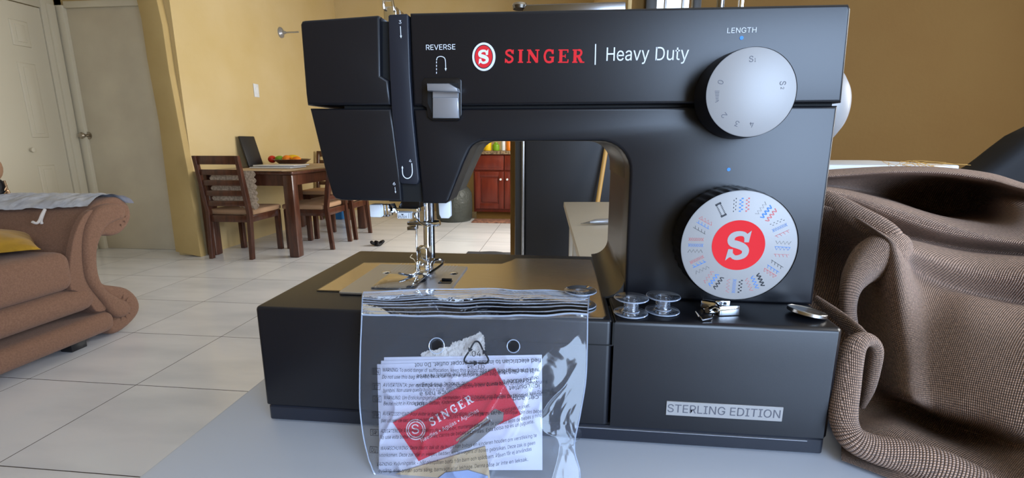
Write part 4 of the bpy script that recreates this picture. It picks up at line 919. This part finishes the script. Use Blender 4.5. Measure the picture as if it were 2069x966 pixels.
# rolled edge of the cloth: swept loops
def roll(path, rad, flat, nseg=70):
    P = smooth_path([atY(*p) for p in path], nseg); rs = [catmull([(r_,) for r_ in rad], i / nseg)[0] for i in range(nseg + 1)]
    b = bmesh.new(); lay = b.loops.layers.uv.new('UVMap'); K = 26; rings = []; L_ = [0]
    for i in range(nseg): L_.append(L_[-1] + (P[i + 1] - P[i]).length)
    nn = Vector((1, 0, 0))
    for i, p in enumerate(P):
        t_ = (P[min(i + 1, nseg)] - P[max(i - 1, 0)]).normalized(); nn = (nn - t_ * nn.dot(t_)).normalized(); bb = t_.cross(nn)
        rings.append([b.verts.new(p + (nn * math.cos(2 * math.pi * k / K) * flat + bb * math.sin(2 * math.pi * k / K)) * rs[i]) for k in range(K)])
    for i in range(nseg):
        for k in range(K):
            f_ = b.faces.new((rings[i][k], rings[i][(k + 1) % K], rings[i + 1][(k + 1) % K], rings[i + 1][k])); w_ = 2 * math.pi * max(rad) / K
            for l, (a_, c_) in zip(f_.loops, ((i, k), (i, k + 1), (i + 1, k + 1), (i + 1, k))): l[lay].uv = (c_ * w_, L_[a_])
    bmesh.ops.recalc_face_normals(b, faces=b.faces); m = MB(); m._add(b); return m
for path, rad, fl_, ns in (
  ([(1648, 604, .352), (1690, 636, .332), (1725, 664, .312), (1748, 684, .300)], [.003, .0045, .005, .004], .6, 40),
  ([(1740, 818, .306), (1754, 782, .297), (1765, 735, .293), (1769, 705, .291), (1761, 689, .290), (1744, 686, .288), (1727, 700, .285), (1716, 735, .282), (1709, 778, .279), (1704, 822, .275), (1706, 856, .272), (1722, 885, .268), (1760, 905, .265), (1820, 920, .262), (1900, 944, .256), (2000, 985, .248), (2069, 1010, .243)], [.003, .0045, .005, .0048, .0046, .005, .006, .007, .0075, .0075, .0075, .0078, .0085, .010, .010, .008, .006], .8, 170),
  ([(1812, 500, .400), (1790, 510, .395), (1762, 527, .389), (1735, 552, .378), (1718, 585, .366), (1714, 625, .361), (1722, 670, .358), (1735, 710, .358), (1745, 760, .360)], [.014, .019, .019, .013, .0085, .0065, .006, .006, .004], .8, 90),
  ([(1630, 388, .450), (1680, 408, .428), (1730, 436, .412), (1776, 464, .400), (1798, 486, .394), (1806, 515, .394), (1808, 560, .395)], [.006, .008, .009, .010, .010, .008, .006], .85, 140)):
    roll(path, rad, fl_, ns).build('rolled_edge', M['weave'], heap, smooth=180)
m = MB()
random.seed(5)
for k in range(16):
    x = random.uniform(1790, 1880); q = atY(x, 336, .53); m.tube(smooth_path([q, q + Vector((random.uniform(-.01, .02), 0, random.uniform(.001, .006))), q + Vector((random.uniform(.0, .04), 0, random.uniform(-.002, .004)))], 6), .0002, 4)
m.build('frayed_thread', M['broom'], heap)

# pale board and black thing behind the heap
q = atZ(1780, 332, .90)
sb = MB().prism([(atY(1600, 335, .75).x, .70), (atY(1880, 335, .75).x, .70), (atY(1872, 335, .75).x, .88), (atY(1600, 335, .75).x, .88)], 'z', atY(1780, 330, .75).z, atY(1780, 337, .75).z - .004, .002).build('tabletop', M['white'], None)
bt = thing('ironing_board', 'pale board standing behind the brown fabric heap', 'board', (sb.location.x, sb.location.y, 0)); sb.parent = bt; sb['w'] = list(sb.location); sb.location = (0, 0, sb['w'][2]); sb.name = 'board'
for dx in (-.09, .09): MB().box(bt.location.x + dx - .012, bt.location.x + dx + .012, .81, .84, 0, sb['w'][2], .003).build('leg', M['alu'], bt)
bp_ = [atY(x, y, 1.05) for x, y in ((1962, 350), (1990, 336), (2012, 320), (2040, 298), (2075, 272), (2120, 250), (2180, 260), (2200, 420), (1962, 420))]
bb_ = MB().prism([(p.x, p.z) for p in bp_], 'y', 1.03, 1.11, .02, 3, True).build('black_bag', M['handbag']); tag(bb_, 'black fabric bag standing behind the brown fabric at the far right', 'bag')
bs = MB().box(bb_.location.x - .1, bb_.location.x + .4, 1.0, 1.35, 0.0, bb_.location.z, .01).build('side_cabinet', M['wood']); tag(bs, 'dark low cabinet under the black fabric bag', 'cabinet')

# ================================================================== THINGS SEEN THROUGH THE MACHINE
fx0, fx1 = atY(1040, 400, 2.5).x, atY(1262, 400, 2.5).x
fr = thing('fridge', 'tall black fridge with a silver edge behind the sewing machine opening', 'fridge', ((fx0 + fx1) / 2, 2.8, 0))
MB().box(fx0, fx1, 2.5, 3.1, 0.03, 1.5, .01).build('body', M['fridge_side'], fr)
xs = atY(1062, 400, 2.5).x
dr = MB().box(xs, fx1, 2.46, 2.4985, .08, 1.49, .012, 3).build('door', M['fridge'], fr)
MB().box(atY(1054, 400, 2.46).x, xs - .003, 2.455, 2.4985, .08, 1.49, .008, 3).build('edge_trim', M['alu'], fr)
# cream table
T0, T1 = atZ(1172, 524, .70), atZ(1139, 408, .70); T2 = atZ(1300, 408, .70); T3 = atZ(1420, 524, .70)
stb = thing('side_table', 'cream side table in front of the black fridge', 'table', ((T0.x + T2.x) / 2, (T0.y + T1.y) / 2, 0))
MB().prism([(T0.x, T0.y), (T3.x, T3.y), (T2.x, T2.y), (T1.x, T1.y)], 'z', .70, .682, .003, 2).build('tabletop', M['stable'], stb)
for f, xx in ((.5, 0), (.95, .01), (.5, .45), (.95, .42)):
    p = T0.lerp(T1, f); MB().box(p.x + .012 + xx, p.x + .045 + xx, p.y - .03, p.y + .01, 0, .682, .003).build('leg', M['stable'], stb)
q = atZ(1212, 453, .702)
pn_ = thing('folding_knife', 'small grey green penknife lying on the cream side table', 'knife', (q.x, q.y, .70))
MB().tube([(q.x - .03, q.y - .012, .709), (q.x - .012, q.y - .006, .710), (q.x + .035, q.y + .01, .710), (q.x + .05, q.y + .014, .709)], [.004, .009, .010, .006], 12, flat=.8).build('handle', M['silver2'], pn_)
MB().tube([(q.x - .055, q.y - .02, .706), (q.x - .03, q.y - .012, .708)], [.001, .006], 10, flat=.5).build('tip', M['chrome_dark'], pn_)
a, b = atY(1206, 420, 2.38), atY(1223, 312, 2.42)
dirn = (b - a); bt_ = a + dirn * 1.35; bo = a - dirn * (a.z / dirn.z)
brm = MB().tube([bo + Vector((0, 0, .02)), bt_], .011, 12).build('broomstick', M['broom']); tag(brm, 'yellow bamboo stick leaning against the black fridge', 'stick')
# rag on the floor beside the fridge
q = atZ(990, 520, 0)
MBr = MB().grid(lambda u, v: Vector((q.x - .22 + .55 * u, q.y - .10 + .28 * v, .004 + .022 * math.sin(math.pi * u) ** .5 * math.sin(math.pi * v) * (1 + .5 * math.sin(u * 9 + v * 6)))), 24, 12).build('floor_cloth', M['rag'], smooth=180); tag(MBr, 'dark grey cloth lying on the floor tiles beside the fridge', 'cloth')
# kitchen units
YK = 5.62; kx0, kx1 = atY(957, 400, YK).x, .34
zt_k = atY(990, 305, YK).z; ztop = atY(990, 312, YK).z
kc = thing('kitchen_cabinet', 'cherry wood kitchen cabinet with raised panel doors seen through the machine', 'cabinet', ((kx0 + kx1) / 2, 5.95, 0))
MB().box(kx0, kx1, YK + .02, YBK - .002, .10, ztop, .003).build('body', M['cherry'], kc); MB().box(kx0 + .02, kx1, YK + .07, YBK - .01, 0.0, .10).build('plinth', M['wall3'], kc)
xd = atY(1018.5, 380, YK).x; dz0, dz1 = .14, atY(990, 347, YK).z; dw = .36
for s_ in (-1, 0, 1):
    x0 = xd + (s_ - 0) * dw; x1 = x0 + dw; x0 = max(x0, kx0 - .003)
    x0 += .005; x1 -= .005
    d = MB(); 
    for (a, b, c, e) in ((x0 + .06, x1 - .06, dz0, dz0 + .06), (x0 + .06, x1 - .06, dz1 - .06, dz1), (x0, x0 + .06, dz0, dz1), (x1 - .06, x1, dz0, dz1)): d.box(a, b, YK, YK + .02, c, e, .002)
    d.box(x0 + .05, x1 - .05, YK + .010, YK + .02, dz0 + .05, dz1 - .05); d.box(x0 + .08, x1 - .08, YK + .002, YK + .012, dz0 + .08, dz1 - .08, .006)
    dd = d.build('door', M['cherry'], kc)
    kx = x1 - .035 if s_ == -1 else x0 + .035
    MB().lathe([(0, 0), (.006, 0), (.006, .012), (.014, .018), (.012, .026), (0, .028)], (kx, YK, dz1 - .09), 'y', 16).build('knob', M['ceramic'], dd)
    MB().box(x0, x1, YK, YK + .02, dz1 + .02, ztop - .012, .004).box(x0 + .03, x1 - .03, YK - .004, YK + .002, dz1 + .05, ztop - .035, .002).build('drawer_front', M['cherry'], kc)
ct = MB().box(kx0 - .02, kx1 + .02, YK - .03, YBK - .003, ztop + .001, zt_k, .006).build('countertop', M['granite']); tag(ct, 'speckled brown stone worktop on the cherry kitchen cabinet', 'countertop')
random.seed(2)
for k, (px, w_, h_, mm, nm, lb, ct_) in enumerate(((968, .05, .10, 'ceramic', 'mug', 'white mug at the left end of the stone worktop', 'mug'), (985, .05, .16, 'yellow', 'bottle', 'yellow bottle on the stone worktop', 'bottle'), (1002, .045, .10, 'green', 'jar', 'green jar on the stone worktop', 'jar'), (1017, .026, .18, 'ceramic', 'canister', 'tall white canister on the stone worktop', 'canister'), (1028, .035, .16, 'orange', 'bottle', 'orange bottle near the door jamb on the stone worktop', 'bottle'))):
    q = atY(px, 300, YK + .25); tag(MB().lathe([(0, 0), (w_ * .9, 0), (w_, .01), (w_, h_ * .7), (w_ * .5, h_ * .85), (w_ * .5, h_), (0, h_)], (q.x, q.y, zt_k + .001), 'z', 20).build(nm, M[mm]), lb, ct_)
rg = MB().box(atZ(957, 446, 0).x, atZ(1040, 446, 0).x + .3, 5.40, 5.66, 0.001, .012, .004).build('kitchen_mat', M['rug']); tag(rg, 'worn pink brown mat on the floor before the cherry cabinet', 'mat')
q = atZ(920, 447, 0)
q.x -= .03; q.y -= .06
bn = thing('lidded_bin', 'tall grey green bin standing left of the cherry kitchen cabinet', 'bin', (q.x, q.y + .15, 0))
bm_ = MB().lathe([(0, 0), (.20, 0), (.215, .03), (.222, .2), (.215, .33), (.19, .38), (.15, .42)], (q.x, q.y + .15, 0), 'z', 40).build('body', M['bin'], bn)
MB().lathe([(.152, .415), (.10, .44), (.03, .46), (0, .47)], (q.x, q.y + .15, 0), 'z', 32).build('lid', M['bin'], bn)

# ================================================================== DINING CORNER
ZD = atY(600, 346, 3.57).z
dt = thing('dining_table', 'dark wooden dining table against the ochre wall', 'table', (-2.55, 4.4, 0))
tx0, tx1, ty0, ty1 = XL + .03, -2.12, 3.54, 4.98
MB().box(tx0, tx1, ty0, ty1, ZD - .028, ZD, .012, 3).build('tabletop', M['wood'], dt)
MB().box(tx0 + .04, tx1 - .05, ty0 + .05, ty0 + .07, ZD - .12, ZD - .028).box(tx0 + .04, tx1 - .05, ty1 - .07, ty1 - .05, ZD - .12, ZD - .028).box(tx1 - .07, tx1 - .05, ty0 + .05, ty1 - .05, ZD - .12, ZD - .028).box(tx0 + .04, tx0 + .06, ty0 + .05, ty1 - .05, ZD - .12, ZD - .028).build('apron', M['wood'], dt)
for x in (tx0 + .045, tx1 - .055):
    for y in (ty0 + .055, ty1 - .055): MB().box(x - .042, x + .042, y - .042, y + .042, 0, ZD - .028, .012, 2).build('leg', M['wood'], dt)
GR = 'dark slatted dining chairs around the dining table'
def make_chair(label):
    r = thing('dining_chair', label, 'chair', (0, 0, 0), GR); w, dp, sh, bh = .39, .40, .40, .83
    for s_ in (-1, 1):
        x = s_ * (w / 2 - .02)
        MB().prism([(-dp / 2 - .04, 0), (-dp / 2 - .005, 0), (-dp / 2 + .025, sh - .02), (-dp / 2 + .005, sh + .12), (-dp / 2 - .055, bh), (-dp / 2 - .085, bh), (-dp / 2 - .035, sh + .1), (-dp / 2 - .015, sh - .02)], 'x', x - .017, x + .017, .004, 1, True).build('rear_leg', M['wood'], r)
        MB().box(x - .02, x + .02, dp / 2 - .045, dp / 2 - .005, 0, sh - .045, .004).build('front_leg', M['wood'], r)
        MB().box(x - .011, x + .011, -dp / 2 + .02, dp / 2 - .045, sh - .10, sh - .045, .002).build('side_rail', M['wood'], r)
    for y in (-dp / 2 + .003, dp / 2 - .035): MB().box(-w / 2 + .038, w / 2 - .038, y - .004, y + .018, sh - .10, sh - .045, .002).build('cross_rail', M['wood'], r)
    MB().box(-w / 2, w / 2, -dp / 2 + .03, dp / 2 + .01, sh - .045, sh, .016, 3).build('seat', M['seat'], r)
    for k in range(5):
        z = bh - .045 - k * .083; yy = -dp / 2 - .050 * (z - sh - .08) / (bh - sh - .08) - .012
        MB().box(-w / 2 + .036, w / 2 - .036, yy - .010, yy + .008, z - .022, z + (.045 if k == 0 else .022), .003).build('back_slat', M['wood'], r)
    return r
ch = make_chair('dark wooden slatted dining chair at the near end of the table, seen from behind')
def place(o, x, y, rz): o.location = (x, y, 0); o.rotation_euler.z = rz
chairs = [ch] + [copy_tree(ch) for _ in range(3)]
lbs = ['', 'dark wooden dining chair on the table\'s open side, nearest the table corner', 'dark wooden dining chair on the open side, further along beside the machine head', 'dark wooden dining chair at the far end of the table, only its back top showing']
for o, l in zip(chairs[1:], lbs[1:]): o['label'] = l
a = (atZ(430, 523, 0) + atZ(510, 523, 0)) / 2; place(chairs[0], a.x + .0, a.y + .22, 0)
a, b = atZ(672, 505, 0), atZ(707, 487, 0); m_ = (a + b) / 2; place(chairs[1], m_.x - .22, m_.y, math.pi / 2)
a, b = atZ(719, 485, 0), atZ(748, 470, 0); m_ = (a + b) / 2; place(chairs[2], m_.x - .22, m_.y, math.pi / 2)
place(chairs[3], -2.745, 5.21, math.pi)
# runner with crochet edge hanging over the near end
rx0, rx1 = atY(428, 360, ty0 - .01).x, atY(513, 360, ty0 - .01).x
rn = thing('table_runner', 'tan table runner with crochet edge hanging over the near table end', 'table runner', ((rx0 + rx1) / 2, 4.2, ZD))
MB().box(rx0 + .03, -2.2, ty0 - .006, 4.9, ZD + .0005, ZD + .003).build('runner_cloth', M['mat'], rn)
lc = MB(); n = 60; hgt = .30
def lace(u, v):
    e = .015 * abs(math.sin(u * math.pi * 9)); s_ = .02 * abs(math.sin(v * math.pi * 6)) * (2 * u - 1)
    drop = hgt * (.80 + .2 * u) * v + e * (v > .8); return Vector((rx0 + (rx1 - rx0) * u + s_ * (abs(2 * u - 1) > .8), ty0 - .012 - .006 * math.sin(u * 11) * v, ZD + .002 - drop))
lc.grid(lace, 44, 24, skip=lambda u, v: (abs(math.sin(u * 44 * math.pi / 4)) < .35 and abs(math.sin(v * 24 * math.pi / 4)) < .6) and v > .15); lc.build('crochet_edge', M['lace'], rn, smooth=180)
# white trays
q0, q1 = atZ(482, 338, ZD + .02), atZ(573, 334, ZD + .02)
for k in range(2):
    w_ = .0; o = MB().box(q0.x + .02 * k, q0.x + .38 + .02 * k, 3.86 + .02 * k, 4.12 + .02 * k, ZD + .004 + .016 * k, ZD + .016 + .016 * k, .006, 2).build('flat_tray', M['ceramic'])
    tag(o, ('lower' if k == 0 else 'upper') + ' one of two flat white trays stacked on the dining table', 'tray', 'stacked white trays on the dining table')
# leaning black panel
yA, yB = atX(490, 300, XL + .06).y, atX(520, 300, XL + .06).y
zP = atX(505, 277, XL + .02).z
pb = MB().prism([(-.006, 0), (.006, 0), (.006, zP - ZD), (-.006, zP - ZD)], 'y', yA, yB, .003, 2, True)
pbm = MB(); pbm.box(-.009, .009, yA, yB, 0, zP - ZD + .01, .006, 2); pbm.tf(Matrix.Translation((XL + .10, 0, ZD + .004)) @ Matrix.Rotation(-.24, 4, 'Y')); ob = pbm.build('picture_frame', M['fridge']); tag(ob, 'black rectangular frame leaning on the wall at the dining table', 'frame')
pb.bm.free()
# fruit bowl
q = atZ(585, 334, ZD + .01); bw = thing('fruit_bowl', 'dark wooden fruit bowl on the dining table', 'bowl', (q.x, 4.38, ZD))
bx, by = atY(597, 330, 4.38).x, 4.38; bx -= .03
MB().lathe([(0, 0), (.07, 0), (.12, .02), (.17, .06), (.165, .062), (.11, .026), (0, .010)], (bx, by, ZD + .004), 'z', 36).build('bowl', M['wood'], bw)
FG = None
for nm, px, py, r_, mm, lb, sc in (('apple', 550, 323, .038, 'red', 'red apple at the left of the fruit bowl', (1, 1, .95)), ('green_mango', 565, 322, .040, 'green', 'green mango between the red apple and the orange fruit', (1.1, 1, .85)), ('orange', 580, 326, .042, 'orange', 'orange at the front of the fruit bowl', (1, 1, .95)), ('papaya', 592, 323, .05, 'yellow', 'large yellow papaya lying across the fruit bowl', (1.5, .7, .75)), ('tangerine', 600, 328, .036, 'orange', 'smaller orange fruit right in the bowl in front of the papaya', (1.2, 1, .9))):
    yy = by - (.05 if nm in ('orange', 'tangerine') else -.02); p = atY(px, py, yy); tag(MB().ball((p.x, yy, max(p.z, ZD + .04 + r_ * .6)), r_, 20, sc).build(nm, M[mm], None, 180), lb, 'fruit', None)
# light switch and wall hook
q = atX(517, 183, XL); sw = thing('light_switch', 'white light switch plate on the ochre wall above the dining table', 'light switch', (XL, q.y, q.z - .05))
MB().box(XL, XL + .008, q.y - .038, q.y + .038, q.z - .062, q.z + .062, .003).build('plate', M['ceramic'], sw); MB().box(XL + .007, XL + .012, q.y - .014, q.y + .014, q.z - .03, q.z + .03, .002).build('rocker', M['white'], sw)
q = atX(567, 66, XL); hk = thing('wall_bracket', 'round metal bracket with a short arm high on the ochre wall', 'bracket', (XL, q.y, q.z - .05))
MB().lathe([(0, .0), (.055, 0), (.052, .012), (.02, .03), (.012, .06), (0, .06)], (XL, q.y, q.z), 'x', 28).build('rosette', M['silver2'], hk); MB().tube([(XL + .05, q.y, q.z), (XL + .20, q.y, q.z + .002)], .008, 10).build('arm', M['silver2'], hk)
# blue tub and dark basket below the table
q = atZ(672, 452, 0); q = Vector((-2.45, 5.35, 0)); q = atY(672, 452, 5.45)
tag(MB().prism(rrect(q.x - .10, q.x + .12, 5.48, 5.70, .02), 'z', .30, .001, .01).build('blue_tub', M['blue']), 'blue plastic tub on the floor behind the dining chairs', 'tub')
# black hair tie on the floor
q = atZ(763, 496, 0); random.seed(11)
P = [Vector((q.x + .04 * math.cos(a_) + random.uniform(-.015, .015), q.y + .03 * math.sin(a_ * 2) + random.uniform(-.01, .01), .022 + .014 * math.sin(a_ * 3))) for a_ in [2 * math.pi * k / 14 for k in range(15)]]
tag(MB().tube(smooth_path(P, 60), .013, 10).build('hair_tie', M['handbag'], None, 180), 'crumpled black fabric hair tie on the white tiles', 'hair tie')

# ================================================================== SOFA
XS = -2.15
def sp_(lst, X=XS): return [(p.y, max(p.z, .012)) for p in (atX(x / 2.355, y / 2.355 + 370, X) for x, y in lst)]
sf = thing('sofa', 'brown upholstered sofa with scrolled arm at the left', 'sofa', (-2.6, 1.2, 0))
armp = sp_([(430, 135), (480, 95), (560, 66), (600, 80), (630, 112), (637, 170), (600, 230), (550, 252), (505, 250), (478, 300), (462, 360), (475, 430), (510, 480), (560, 490), (620, 502), (665, 540), (680, 590), (660, 640), (600, 700), (540, 718), (500, 660), (440, 590), (375, 520), (345, 495), (335, 430), (340, 350), (362, 260), (395, 185)])
n_ = len(armp)
def smooth_closed(P, k=3):
    out = []; n = len(P)
    for i in range(n):
        p0, p1, p2, p3 = P[i - 1], P[i], P[(i + 1) % n], P[(i + 2) % n]
        for j in range(k):
            f = j / k; out.append(tuple(0.5 * (2 * b + (c - a) * f + (2 * a - 5 * b + 4 * c - d) * f * f + (3 * b - a - 3 * c + d) * f ** 3) for a, b, c, d in zip(p0, p1, p2, p3)))
    return out
armp = smooth_closed(armp)
MB().prism(armp, 'x', XS - .01, XS - .92, .022, 4).build('arm', M['sofa'], sf)
scr = smooth_closed(sp_([(400, 205), (440, 130), (500, 99), (560, 102), (586, 132), (580, 166), (545, 180), (500, 205), (468, 260), (450, 330), (457, 430), (490, 500), (555, 545), (600, 568), (612, 600), (590, 632), (545, 638), (505, 602), (480, 565), (420, 490), (395, 420), (387, 300)]))
MB().prism(scr, 'x', XS + .022, XS - .02, .020, 4).build('scroll_panel', M['sofa'], sf)
bnd = smooth_closed(sp_([(440, 128), (402, 200), (387, 300), (395, 420), (420, 490), (475, 560), (503, 600), (455, 612), (415, 560), (360, 515), (330, 500), (328, 380), (342, 280), (366, 205), (400, 148)]))
MB().prism(bnd, 'x', XS + .006, XS - .02, .014, 4).build('scroll_band', M['sofa'], sf)
# pleats of the rolled ends
plt = MB()
for cx_, cy_, r0, r1_, a0, a1, n in ((575, 590, 42, 80, -70, 80, 7), (560, 160, 40, 62, -60, 60, 5)):
    for k in range(n):
        a_ = math.radians(a0 + (a1 - a0) * k / (n - 1)); P = [sp_([(cx_ + r_ * math.cos(a_), cy_ + r_ * math.sin(a_))])[0] for r_ in (r0, (r0 + r1_) / 2, r1_)]
        plt.tube([(XS - .004 - .006 * i, p[0], p[1]) for i, p in enumerate(P)], .0022, 6)
plt.build('pleat_piping', M['sofa'], sf)
def cushion(name, za, zb_, ya, yb, x0, x1, bev, m=M['sofa'], seg=5):
    b = MB().box(x0, x1, ya, yb, za, zb_, bev, seg); return b.build(name, m, sf)
zs = lambda px, py: atX(px, py, XS).z
yE = atX(144, 560, XS).y + .015
cushion('seat_cushion', atX(144, 588, XS).z + .004, atX(136, 512, XS).z + .012, .85, yE, XS - .80, XS + .015, .05)
cushion('upper_front_roll', zs(200, 625) + .012, zs(144, 589) + .008, .6, atX(190, 625, XS).y + .02, XS - .85, XS + .02, .055)
cushion('lower_front_roll', .045, zs(212, 629), .6, atX(228, 650, XS).y, XS - .86, XS + .028, .04)
cushion('back_cushion', .46, .86, .9, 1.46, XS - .93, XS - .68, .07)
q = atZ(205, 697, 0); MB().box(XS - .09, XS - .03, q.y - .09, q.y - .02, 0, .05, .004).build('foot', M['foot'], sf)
MB().box(XS - .09, XS - .03, .75, .82, 0, .05, .004).build('foot', M['foot'], sf)
MB().box(XS - .90, XS - .84, q.y - .09, q.y - .02, 0, .05, .004).build('foot', M['foot'], sf)
# mustard cushion
pc = atX(-30, 490, XS - .22); tip = atX(108, 484, XS - .15)
def pil(u, v):
    a = 2 * u - 1; b = 2 * v - 1; s_ = (max(0, (1 - abs(a) ** 2.2)) * max(0, (1 - abs(b) ** 2.2))) ** .5
    return a, b, s_
Lp = (tip.y - pc.y) ; hh = .075
for sgn in (1,):
    pm = MB()
    for sg in (1, -1):
        def pf(u, v, sg=sg):
            a, b, s_ = pil(u, v); tap = 1 - .12 * (1 - abs(b)) * 0
            x = XS - .30 + b * .20 * (1 - .10 * math.cos(a * math.pi / 2) ); y = tip.y - .22 + a * .22 * (1 - .08 * math.cos(b * math.pi / 2))
            z = tip.z - .004 + sg * s_ * (hh * 1.05 if sg > 0 else .010) + (1 - (a + 1) / 2) * .012 + .004 * noise.noise(Vector((a * 3, b * 3, sg)))
            return Vector((x, y, z))
        pm.grid(pf, 30, 30)
    bmesh.ops.remove_doubles(pm.bm, verts=pm.bm.verts, dist=.0005); bmesh.ops.recalc_face_normals(pm.bm, faces=pm.bm.faces)
    pm.tf(Matrix.Translation((XS - .30, tip.y - .22, 0)) @ Matrix.Rotation(math.radians(-38), 4, 'Z') @ Matrix.Translation((-(XS - .30), -(tip.y - .22), 0)))
    po = pm.build('cushion', M['mustard'], None, 180); tag(po, 'mustard yellow velvet cushion lying on the brown sofa seat', 'cushion')
# grey garment over the arm
def prof(t_):
    pts = [atX(x / 2.355, y / 2.355 + 370, XS) for x, y in ((352, 290), (372, 225), (400, 175), (430, 130), (480, 93), (530, 72), (565, 64), (600, 78), (628, 106))]
    p = catmull([(q.y, q.z) for q in pts], t_); return p
def gar(u, v):
    # u along the arm towards the sofa back, v across the arm top
    lo = .30 + .10 * (1 - u) ; hi = 1.0 - .55 * u * 0
    t_ = lo + (hi - lo) * v; p = prof(t_); x = XS - .015 - u * .555
    nz = .012 * noise.noise(Vector((u * 7, v * 4, 2))) + .006 * noise.noise(Vector((u * 18, v * 10, 5)))
    return Vector((x - .03 * math.sin(v * 5), p[0] - .006 * (1 - v), p[1] + .012 + nz * .8))
gm_ = thing('grey_garment', 'grey blue garment with a white drawcord draped over the sofa arm', 'garment', (XS - .3, 2.0, .68))
MB().grid(gar, 70, 30).build('fabric', M['greycloth'], gm_, smooth=180)
a = [atX(x, y, XS - .20) for x, y in ((105, 421), (99, 432), (94, 444), (88, 449), (80, 446))]; a2 = [atX(x, y, XS - .20) for x, y in ((105, 421), (100, 434), (97, 444), (99, 450))]
m = MB(); m.tube(smooth_path([p + Vector((0, -.03, 0)) for p in a], 12), .006, 8); m.tube(smooth_path([p + Vector((0, -.03, 0)) for p in a2], 12), .006, 8); m.build('drawcord', M['cord'], gm_)
# black handbag with gold clasp, brown leather pouch
hbg = thing('handbag', 'black handbag with a pale gold clasp standing on the sofa behind the mustard cushion', 'handbag', (XS - .35, 1.38, .46))
Xh = XS - .57; hp = [atX(x, y, Xh) for x, y in ((-60, 520), (36, 520), (34, 450), (27, 400), (18, 372), (6, 362), (-20, 355), (-60, 350))]
MB().prism([(p.y, max(p.z, .472)) for p in hp], 'x', Xh, Xh - .09, .02, 3, True).build('body', M['handbag'], hbg)
m = MB(); m.tube([atX(8, 365, Xh + .008), atX(15, 385, Xh + .008)], .005, 8); m.tube([atX(15, 385, Xh + .008), atX(21, 404, Xh + .008)], .008, 10); m.tube([atX(8, 392, Xh + .008), atX(15, 384, Xh + .008)], .003, 8); m.tube([atX(9, 385, Xh + .008), atX(14, 372, Xh + .008)], .003, 8); m.build('clasp', M['gold'], hbg)
q = atX(-4, 345, Xh - .05); tag(MB().ball((Xh - .10, q.y - .01, q.z + .012), .075, 24, (.7, .8, 1.0)).build('leather_pouch', M['skin'], None, 180), 'brown rounded leather pouch above the black handbag at the left edge', 'pouch')

for o in bpy.data.objects:
    if 'w' in o: del o['w']
